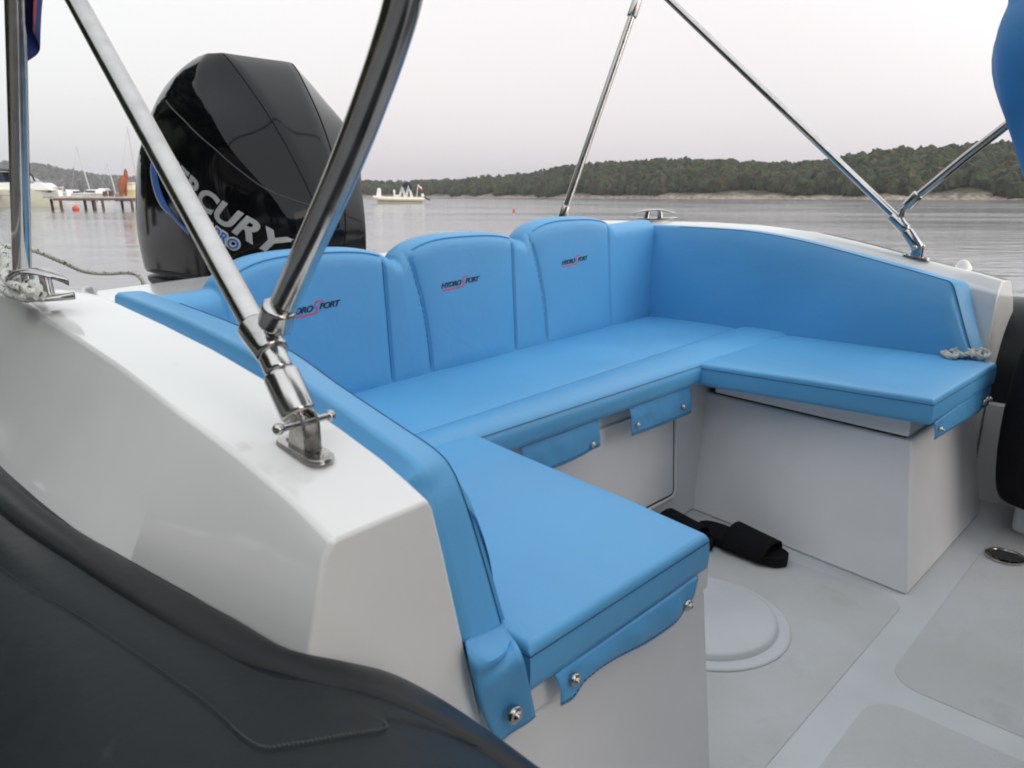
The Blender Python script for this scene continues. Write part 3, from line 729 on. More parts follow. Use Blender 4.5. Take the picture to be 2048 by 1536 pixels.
# ================================================================ CLEATS
def cleat(name, loc, rz, s, label, sz=1.0):
    root = empty(name, label, 'cleat', loc, rz, 'stainless horn cleats on the side decks')
    def leaf(L, Wd, z, up, th):
        rings = []
        for i in range(17):
            t = -1 + 2 * i / 16; w = Wd * max(.05, (1 - abs(t) ** 2.2)); zz = z + up * t * t
            rings.append([(L * t * s, w * s * cos(a), (zz + th * sin(a)) * s) for a in [2 * pi * k / 12 for k in range(12)]])
        return MB().loft(rings)
    leaf(.056, .024, .006, .004, .0045).build('base_plate', STEEL, root)
    leaf(.050, .015, .038, -.012, .0042).build('horn', STEEL, root)
    for e in (-1, 1): MB().tube([Vector((e * .017 * s, 0, .002 * s)), Vector((e * .014 * s, 0, .034 * s))], .0065 * s, 12).build('post', STEEL, root)
    root.scale = (1, 1, sz)
    return root
cl1 = cleat('horn_cleat', tuple(at(80, 604, z=.757)), radians(-62), 1.12, 'horn cleat on the near white deck with the mooring rope tied to it')
cl2 = cleat('horn_cleat', (2.470, 1.655, .806), radians(-35), 1.75, 'low horn cleat on the far white deck behind the humps', sz=.62)

# rope helper: three twisted strands
FLECK = mat('rope_fleck', (.60, .60, .55), .85, bump=.001, bscale=200)
def fleck(m, dark=(.03, .03, .035), sc_=120, lo=.60):
    t = m.node_tree; b = t.nodes['Principled BSDF']; c = t.nodes.new('ShaderNodeTexCoord'); n = t.nodes.new('ShaderNodeTexNoise'); n.inputs['Scale'].default_value = sc_
    r = t.nodes.new('ShaderNodeMapRange'); r.inputs[1].default_value = lo; r.inputs[2].default_value = lo + .03; x = t.nodes.new('ShaderNodeMix'); x.data_type = 'RGBA'
    x.inputs['A'].default_value = b.inputs['Base Color'].default_value; x.inputs['B'].default_value = dark + (1,)
    t.links.new(c.outputs['Object'], n.inputs['Vector']); t.links.new(n.outputs['Fac'], r.inputs[0]); t.links.new(r.outputs[0], x.inputs['Factor']); t.links.new(x.outputs['Result'], b.inputs['Base Color'])
fleck(FLECK)
def rope(P, r, name, parent=None, m=FLECK, twist=None, seg=10):
    P = smooth_path(P, seg); L = sum((b - a).length for a, b in zip(P, P[1:])); N = max(30, min(900, int(L / (r * .7)))); P = resample(P, N); mb = MB()
    frames = []; up = None
    for i, p in enumerate(P):
        d = (P[min(i + 1, N - 1)] - P[max(i - 1, 0)]).normalized()
        if up is None: up = d.orthogonal().normalized()
        up = (up - d * up.dot(d)).normalized(); frames.append((p, up.copy(), d.cross(up)))
    step = L / N; k = 2 * pi / (r * 7.5)
    for s in range(3):
        Q = [p + (u * cos(i * step * k + s * 2.094) + w * sin(i * step * k + s * 2.094)) * r * .46 for i, (p, u, w) in enumerate(frames)]
        mb.tube(Q, r * .56, 7)
    return mb.build(name, m, parent)
mr_ = empty('mooring_rope', 'thick white rope with black flecks running off the port cleat at the left edge', 'rope', tuple(cl1.location))
o0 = cl1.location
rope([at(86, 592, z=.775) - o0, at(60, 582, z=.78) - o0, at(40, 575, z=.785) - o0, at(18, 565, z=.78) - o0, at(6, 545, z=.79) - o0, at(10, 515, z=.81) - o0, at(-15, 480, z=.83) - o0, at(-60, 450, z=.84) - o0], .0062, 'strand', mr_)
rope([at(70, 590, z=.785) - o0, at(52, 575, z=.79) - o0, at(66, 566, z=.795) - o0, at(78, 585, z=.785) - o0, at(58, 596, z=.775) - o0, at(30, 590, z=.77) - o0, at(8, 580, z=.77) - o0, at(-25, 560, z=.76) - o0], .0062, 'strand', mr_)
r2 = rope([at(10, 492, d=2.2), at(65, 500, d=2.3), at(120, 522, d=2.4), at(170, 543, d=2.5), at(215, 547, d=2.6), at(262, 546, d=2.7), at(284, 560, d=2.7), at(290, 590, d=2.7)], .0068, 'stern_rope', None, FLECK)
tag(r2, 'slack white fleck rope hanging over the water left of the engine', 'rope')
# grey-white cord bundle on the starboard cushion
cb = empty('cord_bundle', 'tangled grey-white cord on the corner of the far cushion', 'cord', tuple(at(1925, 712, z=.468)))
CORD = mat('pale_cord', (.50, .50, .47), .9, var=.2, vscale=60, bump=.002, bscale=200)
o0 = cb.location; P = []
q = [(1880, 701, 0), (1890, 712, .004), (1905, 716, .0), (1915, 706, .010), (1925, 697, .022), (1935, 704, .02), (1928, 714, .004), (1912, 712, .006), (1900, 704, .012), (1912, 699, .02), (1930, 711, .012), (1945, 715, .002), (1955, 708, .010), (1947, 703, .016), (1938, 711, .010), (1955, 716, .002), (1968, 717, .0), (1972, 713, .006), (1960, 710, .012), (1942, 709, .008), (1922, 705, .02), (1906, 709, .014), (1895, 708, .004), (1886, 705, .002)]
rope([at(a, b, z=.470) - o0 + Vector((0, 0, c)) for a, b, c in q], .0065, 'strand', cb, CORD, seg=6)
rope([at(a + 6, b + 1, z=.470) - o0 + Vector((0, 0, c + .004)) for a, b, c in q[::-1]], .0055, 'strand', cb, CORD, seg=6)
# small white valve cover on the starboard tube
p = at(1925, 541, x=2.585)
vc = MB().loft([[(p.x + r * cos(2 * pi * k / 16), p.y + r * sin(2 * pi * k / 16), p.z + z) for k in range(16)] for r, z in ((.034, -.06), (.032, -.01), (.024, .012), (.012, .030), (.003, .033))]).build('rod_holder_cap', GEL, boat)

# ================================================================ SLIDES, BAG
def slide(loc, rz, tilt, label):
    root = empty('slide_sandal', label, 'sandal', loc, rz, 'black slide sandals on the cockpit floor'); root.rotation_euler = (tilt[0], tilt[1], rz)
    out = []
    for i in range(29):
        t = i / 28; y = -.14 + .28 * t
        w = .036 + .012 * sin(pi * t) + .010 * max(0, t - .4); 
        w *= min(1, sqrt(max(0.001, 1 - (abs(2 * t - 1)) ** 6)) + .02)
        out.append((y, w))
    rings = []
    for y, w in out:
        h = .030 - .008 * (y + .14) / .28; c = .004 * (y / .14) ** 2
        rings.append([(-w, y, .004), (-w * .9, y, 0), (w * .9, y, 0), (w, y, .004), (w * 1.04, y, h * .7), (w * .97, y, h + .003 + c), (w * .7, y, h + c), (-w * .7, y, h + c), (-w * .97, y, h + .003 + c), (-w * 1.04, y, h * .7)])
    MB().loft(rings).build('sole', BLACK, root)
    rings = []
    for i in range(9):
        t = i / 8; y = -.03 + .125 * t; ring = []
        for k in range(15):
            a = pi * k / 14; ring.append((.056 * cos(a) * (1 - .08 * t), y + .006 * sin(a), .010 + (.064 - .016 * t) * sin(a) ** .8))
        rings.append(ring)
    MB().loft(rings, closed=False).build('strap', BLACKC, root, thick=.007)
    root.scale = (.92, .92, .85)
    return root
slide((1.655, .790, .006), radians(180 - 4), (0, 0), 'black slide sandal in front, nearest the hatch, against the white box')
slide((1.600, .965, .006), radians(174), (0, 0), 'black slide sandal behind, partly hidden by the near cushion')
# black bag against the starboard side
bpart(MB().prism([(2.265, .31), (2.265, -1.0), (2.40, -1.0), (2.40, .31)], .0, .095), 'side_step', FLOORM, bevel=.02)
rings = []; cx, cy = 2.335, .215
bp = [(.11, .145, .135), (.097, .155, .145), (.13, .165, .155), (.22, .172, .165), (.34, .172, .165), (.46, .162, .158), (.54, .145, .142), (.60, .115, .115), (.645, .07, .08), (.66, .01, .01)]
for z, rx, ry in bp:
    rings.append([(cx + rx * (abs(cos(a)) ** .8) * (1 if cos(a) > 0 else -1) * (1 + .03 * noise.noise(Vector((cos(a) * 2, sin(a) * 2, z * 6)))), cy + ry * (abs(sin(a)) ** .8) * (1 if sin(a) > 0 else -1), z + .0) for a in [2 * pi * k / 44 for k in range(44)]])
bg = MB().loft(rings).build('bag', BLACKC, None, sub=1)
tag(bg, 'black soft bag standing on the low step at the right edge', 'bag')
MB().tube(smooth_path([(cx - .05, cy, .63), (cx - .045, cy + .01, .69), (cx, cy, .71), (cx + .05, cy - .01, .69), (cx + .05, cy, .63)], 6), .009, 10, flat=.5).build('handle', BLACKC, bg)

con = bpart(MB().prism([(.90, -1.0), (1.86, -1.0), (1.80, -1.75), (.98, -1.75)], 0, 1.30), 'shade_console', GELIN, bevel=.06)  # unseen console, added forward of the view to darken the cockpit
bpart(MB().loft([[(.90, -1.05, 1.29), (1.86, -1.05, 1.29), (1.75, -1.6, 1.29), (1.01, -1.6, 1.29)], [(.98, -1.3, 1.75), (1.78, -1.3, 1.75), (1.7, -1.55, 1.75), (1.06, -1.55, 1.75)]]), 'windscreen', mat('shade_screen', (.03, .035, .04), .08), parent=con)  # added dark screen out of view, blocks the sky gap under the roof
post = bpart(MB().prism([(.78, -.22), (1.90, -.22), (1.90, -.62), (.78, -.62)], 0, .90), 'shade_post', mat('shade_post_grey', (.22, .22, .22), .5), bevel=.04)  # unseen wide block with pad, added to keep light off boxes and floor
bpart(MB().prism([(.80, -.24), (1.88, -.24), (1.88, -.60), (.80, -.60)], .905, 1.02), 'shade_post_pad', VINYL, parent=post, bevel=.03)
shade_top = bpart(MB().prism([(.50, -.05), (2.25, -.05), (2.20, -2.5), (.55, -2.5)], 1.95, 2.02), 'shade_roof', GELIN, bevel=.03)  # unseen roof on legs, added to block overhead light from the cockpit
for q in ((.55, -.95), (2.2, -.95), (.6, -2.2), (2.15, -2.2)): bpart(MB().tube([(q[0], q[1], .1), (q[0], q[1], 1.96)], .02, 12), 'top_post', STEEL, parent=shade_top)
# ================================================================ OUTBOARD ENGINE
EX = 1.355
eng = empty('outboard_engine', 'large black outboard engine with silver lettering behind the stern backrest', 'outboard engine', (EX, 2.5, .4))
eo = eng.location
R_ = [  # z, C(dx,y), A(dx,y), S(dx,y), R(dx,y), Q(dx,y)
    (.44, (.06, 2.30), (.15, 2.32), (.25, 2.52), (.255, 3.00), (.15, 3.14)),
    (.60, (.04, 2.205), (.155, 2.235), (.280, 2.47), (.300, 3.18), (.17, 3.36)),
    (.70, (.035, 2.175), (.145, 2.205), (.287, 2.455), (.302, 3.2), (.18, 3.40)),
    (.82, (.035, 2.168), (.140, 2.190), (.293, 2.46), (.302, 3.2), (.18, 3.40)),
    (.94, (.045, 2.215), (.190, 2.285), (.292, 2.50), (.300, 3.16), (.17, 3.36)),
    (1.05, (.062, 2.285), (.258, 2.37), (.292, 2.54), (.294, 3.13), (.16, 3.30)),
    (1.15, (.080, 2.360), (.262, 2.45), (.291, 2.63), (.272, 3.06), (.14, 3.20)),
    (1.235, (.095, 2.435), (.250, 2.56), (.280, 2.72), (.262, 2.96), (.12, 3.06)),
    (1.31, (.110, 2.515), (.220, 2.62), (.245, 2.76), (.215, 2.90), (.10, 2.94)),
    (1.355, (.130, 2.570), (.188, 2.645), (.198, 2.76), (.165, 2.84), (.09, 2.84)),
    (1.380, (.133, 2.615), (.160, 2.665), (.16, 2.74), (.13, 2.80), (.08, 2.80)),
]
cols_all = []
for z, C_, A_, S_, R2_, Q_ in R_:
    pos = [C_, A_, S_, R2_, Q_]
    ring = [(-C_[0], C_[1]), (-A_[0], A_[1]), (-S_[0], S_[1]), (-R2_[0], R2_[1]), (-Q_[0], Q_[1]), (Q_[0], Q_[1]), (R2_[0], R2_[1]), (S_[0], S_[1]), (A_[0], A_[1]), (C_[0], C_[1])]
    cols_all.append([(a, b - eo.y, z - eo.z) for a, b in ring])
def cowl_part(rows, name, m):
    mb = MB().loft(rows); o = mb.build(name, m, eng)
    me = o.data; n = 10
    at_ = me.attributes.new('crease_edge', 'FLOAT', 'EDGE')
    for i, e in enumerate(me.edges):
        a, b = e.vertices; ca, cb = a % n, b % n
        c = 0
        if ca == cb: c = {0: .85, 9: .85, 1: .75, 8: .75, 2: .25, 7: .25, 3: .3, 6: .3, 4: .3, 5: .3}[ca]
        elif a // n == b // n and a // n in (0, len(rows) - 1): c = .8
        at_.data[i].value = c
    md = o.modifiers.new('sub', 'SUBSURF'); md.levels = md.render_levels = 3
    return o
upper = cowl_part(cols_all[1:], 'cowl', COWL)
low = [[(x * 1.012, y * 1.004, z) for x, y, z in r] for r in cols_all[:2]]
low[1] = [(x, y, .585 - eo.z) for x, y, z in low[1]]
lowc = cowl_part([[(x * .93, y * .97, z - .10) for x, y, z in low[0]]] + low, 'lower_cowl', COWLD)
bpy.context.view_layer.update()
dg = bpy.context.evaluated_depsgraph_get(); bvh = BVHTree.FromObject(upper, dg)    # local space of the engine
def on_cowl(yz, off):                                # drop a point of the lettering onto the port skin
    y, z = yz; h = bvh.ray_cast(Vector((-1.0, y, z)), Vector((1, 0, 0)))
    if h[0] is None: return Vector((-.28, y, z))
    return h[0] + Vector((-off, 0, 0))
def decal(V, Fc, org, ang, off, name, m, lift=.0, skew=0):
    """lettering written on a plane facing port (-x): reads from aft to fore, descending by ang"""
    d = Vector((-cos(ang), -sin(ang))); u = Vector((-sin(ang), cos(ang)))  # (y, z)
    v = []
    for x, z, e in V:
        p = Vector(org) + d * x + u * z
        v.append(on_cowl((p.x - eo.y, p.y - eo.z), off + e))
    return MB().add(v, Fc).build(name, m, eng, smooth=False, recalc=False)
def cam_hit(px, py):
    r = ray(px, py); h = bvh.ray_cast(Vector((0, 0, H)) - eo, r.normalized()); return h[0] + eo if h[0] is not None else None
def subdiv(V, Fc, cuts=1):
    bm = bmesh.new(); vs = [bm.verts.new(v) for v in V]
    for f_ in Fc:
        try: bm.faces.new([vs[i] for i in f_])
        except ValueError: pass
    bmesh.ops.triangulate(bm, faces=bm.faces)
    for _ in range(cuts):
        es = [e for e in bm.edges if e.calc_length() > .02]
        if es: bmesh.ops.subdivide_edges(bm, edges=es, cuts=1, use_grid_fill=False)
        bmesh.ops.triangulate(bm, faces=bm.faces)
    bm.verts.index_update(); V2 = [tuple(v.co) for v in bm.verts]; F2 = [tuple(v.index for v in f_.verts) for f_ in bm.faces]; bm.free(); return V2, F2
ANG = radians(27.8)
V, Fc = text_mesh('MERCURY', .104, .30, .0006, offset=.0035, space=1.03, sx_=1.16); wm = max(v[0] for v in V)
V = [(x * .675 / wm, z, e) for x, z, e in V]
decal(*subdiv(V, Fc, 3), (2.822, 1.006), ANG, .0022, 'maker_lettering', SILVER)
V, Fc = text_mesh('SEAPRO', .052, .30, .0004, offset=.006, space=1.1, sx_=1.12)
Vb, Fb = text_mesh('SEAPRO', .052, .30, .0006, offset=.0005, space=1.1, sx_=1.12)
decal(*subdiv(V, Fc, 3), (2.600, .815), radians(25), .0016, 'lettering_outline', WHITEL)
decal(*subdiv(Vb, Fb, 3), (2.600, .815), radians(25), .0028, 'model_lettering', BLUEL)
V, Fc = text_mesh('300', .085, .30, .0004, offset=.004, space=1.1, sx_=1.3)
decal(*subdiv(V, Fc, 3), (2.50, .655), radians(25), .0022, 'power_lettering', BLUEL)
# blue swoosh with a white edge at the start of the lettering
def swoosh(w0, w1, off, name, m):
    C_ = smooth_path([(0, 2.90, 1.03), (0, 2.885, .984), (0, 2.845, .90), (0, 2.765, .833), (0, 2.66, .78)], 8); v = []
    for i, p in enumerate(C_):
        d = (C_[min(i + 1, len(C_) - 1)] - C_[max(i - 1, 0)]).normalized(); q = Vector((0, -d.z, d.y)); t = i / (len(C_) - 1)
        for k in range(5):
            s = lerp(w0, w1, k / 4) * (sin(pi * min(1, t * 1.3 + .08)) * .8 + .25 if w1 > .006 else 1); pp = p + q * s
            v.append(on_cowl((pp.y - eo.y, pp.z - eo.z), off))
    MB().add(v, [(i * 5 + k, i * 5 + k + 1, (i + 1) * 5 + k + 1, (i + 1) * 5 + k) for i in range(len(C_) - 1) for k in range(4)]).build(name, m, eng, recalc=False)
swoosh(0, .05, .0016, 'swoosh', BLUEL); swoosh(.050, .058, .0020, 'swoosh_edge', WHITEL)
# panel joints of the cowl
def bvh_line(pts, off=.0006):
    out = []
    for p, dr in pts:
        h = bvh.ray_cast(Vector(p), Vector(dr)); 
        if h[0] is not None: out.append(h[0] - Vector(dr) * off)
    return out
GAP = mat('joint_line', (.002, .002, .002), .9)
for sgn in (-1, 1):
    P = [(Vector((sgn * interp([(0, .13), (1, .03)], t), -2, lerp(1.372, .70, t) - eo.z)), (0, 1, 0)) for t in [i / 40 for i in range(41)]]
    MB().tube(bvh_line(P), .0026, 6).build('panel_joint', GAP, eng)
P = []
for i in range(41):
    t = i / 40; z = lerp(1.225, .80, t); y = interp([(.80, 2.10), (.94, 2.30), (1.05, 2.44), (1.15, 2.62), (1.225, 2.78)], z)
    P.append((Vector((-1, y - eo.y, z - eo.z)), (1, 0, 0)))
MB().tube(bvh_line(P), .0022, 6).build('panel_joint', mat('joint_edge', (.05, .055, .06), .4), eng)
# mid section, bracket, gearcase, propeller
mb = MB(); mb.loft([[(x, y + 2.55 - eo.y, z - eo.z) for x, y in ((-w, -l), (w, -l), (w * .7, l), (-w * .7, l))] for z, w, l in ((.40, .15, .22), (.1, .11, .20), (-.3, .07, .17), (-.75, .03, .16))])
mb.build('midsection', COWLD, eng, bevel=.02)
mb = MB(); mb.box((0, 2.24 - eo.y, .30 - eo.z), (.30, .22, .5)); mb.build('transom_bracket', COWLD, eng, bevel=.02)
mb = MB(); mb.tube([Vector((0, y - eo.y, -.82 - eo.z)) for y in (2.28, 2.4, 2.55, 2.75, 2.9)], lambda t: .07 * sin(pi * (.12 + .7 * t)), 16); mb.build('gearcase', COWLD, eng)
for k in range(3):
    a = 2 * pi * k / 3; rings = []
    for i in range(5):
        r = .03 + .13 * i / 4; w = .055 * sin(pi * (.2 + .7 * i / 4))
        c = Vector((cos(a) * r, 2.93 - eo.y, -.82 - eo.z + sin(a) * r)); tg = Vector((-sin(a), 0, cos(a)))
        rings.append([c + tg * w + Vector((0, w * .5, 0)), c + Vector((0, .006, 0)), c - tg * w - Vector((0, w * .5, 0)), c - Vector((0, .006, 0))])
    MB().loft(rings).build('propeller_blade', STEELD, eng)

# ================================================================ WATER, HILLS, SHORE
WZ = -.35
def water_mat():
    m = bpy.data.materials.new('water'); m.use_nodes = True; t = m.node_tree; b = t.nodes['Principled BSDF']
    b.inputs['Base Color'].default_value = (.185, .19, .20, 1); b.inputs['Roughness'].default_value = .2; b.inputs['IOR'].default_value = 1.33
    c = t.nodes.new('ShaderNodeTexCoord'); prev = None
    def layer(scale, dist, rot=0, st=(1, 1, 1), det=2, prev=None, mask=None):
        mp = t.nodes.new('ShaderNodeMapping'); mp.inputs['Rotation'].default_value = (0, 0, rot); mp.inputs['Scale'].default_value = st
        n = t.nodes.new('ShaderNodeTexNoise'); n.inputs['Scale'].default_value = scale; n.inputs['Detail'].default_value = det
        u = t.nodes.new('ShaderNodeBump'); u.inputs['Distance'].default_value = dist
        t.links.new(c.outputs['Object'], mp.inputs[0]); t.links.new(mp.outputs[0], n.inputs['Vector']); t.links.new(n.outputs['Fac'], u.inputs['Height'])
        if prev: t.links.new(prev.outputs[0], u.inputs['Normal'])
        if mask: t.links.new(mask, u.inputs['Strength'])
        return u
    # calmer slicks and rougher patches
    pn = t.nodes.new('ShaderNodeTexNoise'); pn.inputs['Scale'].default_value = .035; pn.inputs['Detail'].default_value = 2
    mp = t.nodes.new('ShaderNodeMapping'); mp.inputs['Scale'].default_value = (1, 3, 1)
    t.links.new(c.outputs['Object'], mp.inputs[0]); t.links.new(mp.outputs[0], pn.inputs['Vector'])
    mr = t.nodes.new('ShaderNodeMapRange'); mr.inputs[1].default_value = .38; mr.inputs[2].default_value = .62; mr.inputs[3].default_value = .35; mr.inputs[4].default_value = 1
    t.links.new(pn.outputs['Fac'], mr.inputs[0]); mk = mr.outputs[0]
    rq = t.nodes.new('ShaderNodeMapRange'); rq.inputs[3].default_value = .08; rq.inputs[4].default_value = .15; t.links.new(mk, rq.inputs[0]); t.links.new(rq.outputs[0], b.inputs['Roughness'])
    a = layer(.42, .030, 0, (1, 2.3, 1), mask=mk); a = layer(1.3, .018, .06, (1, 2.2, 1), 3, a, mask=mk); a = layer(5.5, .0035, -.1, (1, 1.8, 1), 2, a, mask=mk)
    t.links.new(a.outputs[0], b.inputs['Normal'])
    return m
w = MB(); w.add([(-3000, -3000, WZ), (3500, -3000, WZ), (3500, 3500, WZ), (-3000, 3500, WZ)], [(0, 1, 2, 3)])
wo_ = w.build('water', water_mat(), None, smooth=False); wo_.rotation_euler = (0, 0, YAW - pi / 2); tag(wo_, 'calm grey sea with small ripples', None, kind='structure')
sbm = MB(); sbm.add([(-3000, -3000, -9), (3500, -3000, -9), (3500, 3500, -9), (-3000, 3500, -9)], [(0, 1, 2, 3)])
tag(sbm.build('seabed', mat('seabed', (.06, .06, .05), .9), None, smooth=False), 'seabed', None, kind='structure')

def terrain_mat(name, rock, soil, zr):
    m = mat(name, soil, .95, var=.3, vscale=.08); t = m.node_tree; b = t.nodes['Principled BSDF']; src = b.inputs['Base Color'].links[0].from_socket
    g = t.nodes.new('ShaderNodeNewGeometry'); s_ = t.nodes.new('ShaderNodeSeparateXYZ'); n = t.nodes.new('ShaderNodeTexNoise'); n.inputs['Scale'].default_value = .12; n.inputs['Detail'].default_value = 6
    a = t.nodes.new('ShaderNodeMath'); a.operation = 'MULTIPLY_ADD'; a.inputs[1].default_value = 4.5; t.links.new(g.outputs['Position'], n.inputs['Vector']); t.links.new(n.outputs['Fac'], a.inputs[0]); t.links.new(g.outputs['Position'], s_.inputs[0]); t.links.new(s_.outputs[2], a.inputs[2])
    r = t.nodes.new('ShaderNodeMapRange'); r.inputs[1].default_value = zr + 1.6; r.inputs[2].default_value = zr + 3.2; t.links.new(a.outputs[0], r.inputs[0])
    n2 = t.nodes.new('ShaderNodeTexNoise'); n2.inputs['Scale'].default_value = .6; n2.inputs['Detail'].default_value = 8; t.links.new(g.outputs['Position'], n2.inputs['Vector'])
    rr = t.nodes.new('ShaderNodeMix'); rr.data_type = 'RGBA'; rr.inputs['A'].default_value = tuple(k * .45 for k in rock) + (1,); rr.inputs['B'].default_value = tuple(k * 1.4 for k in rock) + (1,)
    q = t.nodes.new('ShaderNodeMapRange'); q.inputs[1].default_value = .35; q.inputs[2].default_value = .65; t.links.new(n2.outputs['Fac'], q.inputs[0]); t.links.new(q.outputs[0], rr.inputs['Factor'])
    x = t.nodes.new('ShaderNodeMix'); x.data_type = 'RGBA'; t.links.new(r.outputs[0], x.inputs['Factor']); t.links.new(rr.outputs['Result'], x.inputs['A']); t.links.new(src, x.inputs['B']); t.links.new(x.outputs['Result'], b.inputs['Base Color'])
    return m
def direc(px):
    r = ray(px, 392); l = sqrt(r.x ** 2 + r.y ** 2); return r.x / l, r.y / l, l / F * cos(PITCH) if 0 else l
def ridge_h(px, py, d):                              # world height seen at that row, d metres away
    return at(px, py, d=d).z
def hillside(name, pxs, ridge, dist, depth, tree_h, m, label, rocky=2.5):
    NJ = 16; v = []; info = []
    for px in pxs:
        dx, dy, _ = direc(px); d0 = interp(dist, px); top = ridge_h(px, interp(ridge, px), d0 + depth * .55) - tree_h * .8
        d0 += 14 * noise.noise(Vector((px * .012, 3.3, 0)))
        for j in range(NJ):
            t = j / (NJ - 1); d = d0 + depth * t
            h = (WZ - 1.5) + (top - WZ + 1.5) * (1 - (1 - min(1, t / .55)) ** 1.7) if t < .55 else lerp(top, top * .7, (t - .55) / .45)
            h += noise.noise(Vector((dx * d * .03, dy * d * .03, 0))) * (1.2 if t > .03 else 0) * min(1, t * 5) + (noise.noise(Vector((dx * d * .15, dy * d * .15, 4))) * .9 if t < .3 else 0)
            v.append((dx * d, dy * d, h))
    n = len(pxs); f = [(i * NJ + j, i * NJ + j + 1, (i + 1) * NJ + j + 1, (i + 1) * NJ + j) for i in range(n - 1) for j in range(NJ - 1)]
    o = MB().add(v, f).build(name, m, None); tag(o, label, None, kind='structure')
    def surf(px, t):
        i = min(n - 2, max(0, int((px - pxs[0]) / (pxs[-1] - pxs[0]) * (n - 1)))); u = (px - pxs[i]) / (pxs[i + 1] - pxs[i]); j = min(NJ - 2, int(t * (NJ - 1))); w_ = t * (NJ - 1) - j
        g = lambda a, b: Vector(v[a * NJ + b])
        return g(i, j).lerp(g(i + 1, j), u).lerp(g(i, j + 1).lerp(g(i + 1, j + 1), u), w_)
    return surf
def blob(mb, c, r, h, seed, mi=0):
    bm = bmesh.new(); bmesh.ops.create_icosphere(bm, subdivisions=2 if r > 2.2 else 1, radius=1)
    V = []
    for q in bm.verts:
        p = q.co; k = 1 + .42 * noise.noise(p * 2.1 + Vector((seed, 0, 0))) + .25 * noise.noise(p * 4.7 + Vector((0, seed, 0)))
        V.append((c[0] + p.x * r * k, c[1] + p.y * r * k, c[2] + p.z * h * k))
    F_ = [tuple(x.index for x in f_.verts) for f_ in bm.faces]; bm.free(); mb.add(V, F_, mi)
PROTO = []
for sd in range(14):
    bm = bmesh.new(); bmesh.ops.create_icosphere(bm, subdivisions=2, radius=1); V = []
    for q in bm.verts:
        p = q.co; k = 1 + .55 * noise.noise(p * 2.0 + Vector((sd * 3.1, 0, 0))) + .40 * noise.noise(p * 4.6 + Vector((0, sd * 2.7, 0)))
        V.append((p.x * k, p.y * k, p.z * k))
    PROTO.append((V, [tuple(x.index for x in f_.verts) for f_ in bm.faces])); bm.free()
def forest(name, surf, px0, px1, n, t0, t1, rr, mats, label, zmin=2.6, bias=1.0):
    mb = MB(); rnd = random.Random(5)
    for k in range(n):
        px = rnd.uniform(px0, px1); t = t0 + (t1 - t0) * rnd.random() ** bias; p = surf(px, t)
        if p.z < zmin + 3.6 * noise.noise(Vector((p.x * .05, p.y * .05, 0))): continue
        r = rnd.uniform(*rr); h = r * rnd.uniform(1.0, 1.7); V, F_ = rnd.choice(PROTO); a = rnd.random() * 6.28; ca, sa = cos(a), sin(a)
        mi = 0 if rnd.random() < .55 else (1 if rnd.random() < .6 else 2)
        mb.add([(p.x + (x * ca - y * sa) * r, p.y + (x * sa + y * ca) * r, p.z + h * .75 + z * h) for x, y, z in V], F_, mi)
    o = mb.build(name, mats, None, smooth=False, recalc=False); tag(o, label, None, kind='stuff'); return o
def leafm(n, c): return mat(n, c, .9, var=.5, vscale=.35, bump=.6, bscale=.8, detail=6)
PINE = [leafm('pine_foliage', (.033, .045, .015)), leafm('pine_foliage_dark', (.020, .027, .010)), leafm('scrub', (.058, .047, .022))]
TM = terrain_mat('headland_ground', (.33, .27, .22), (.075, .065, .04), 1.2)
RIDGE = [(690, 357), (800, 356), (900, 352), (950, 348), (1000, 343), (1060, 338), (1120, 326), (1200, 314), (1270, 311), (1350, 310), (1440, 312), (1500, 316), (1560, 315), (1600, 312), (1700, 300), (1800, 286), (1900, 279), (2000, 276), (2200, 270), (2500, 270)]
DIST = [(690, 620), (850, 560), (1000, 450), (1200, 370), (1500, 310), (1800, 290), (2500, 280)]
pxs = [680 + 14 * i for i in range(118)]
surf = hillside('headland_hill', pxs, RIDGE, DIST, 150, 11, TM, 'rocky headland shore across the bay')
forest('pine_forest', surf, 690, 2300, 17000, .02, .66, (1.2, 2.6), PINE, 'dark pine woods covering the headland across the bay', 1.9, 1.0)
# far left hill behind the marina
RL = [(-400, 330), (0, 334), (60, 333), (110, 341), (160, 351), (200, 357), (240, 359), (300, 364), (420, 372), (600, 380), (720, 386)]
pxl = [-420 + 12 * i for i in range(95)]
TML = terrain_mat('left_hill_ground', (.38, .33, .28), (.12, .115, .10), 0)
surfl = hillside('distant_hill', pxl, RL, [(-400, 1050), (300, 1150), (720, 1300)], 500, 14, TML, 'low distant hill behind the marina')
forest('distant_woods', surfl, -300, 700, 6500, .02, .62, (3.5, 7), [leafm('far_scrub', (.085, .088, .075)), leafm('far_scrub_dark', (.07, .073, .063)), leafm('far_scrub_dry', (.11, .10, .085))], 'grey-green scrub covering the distant hill behind the marina', 1.5)

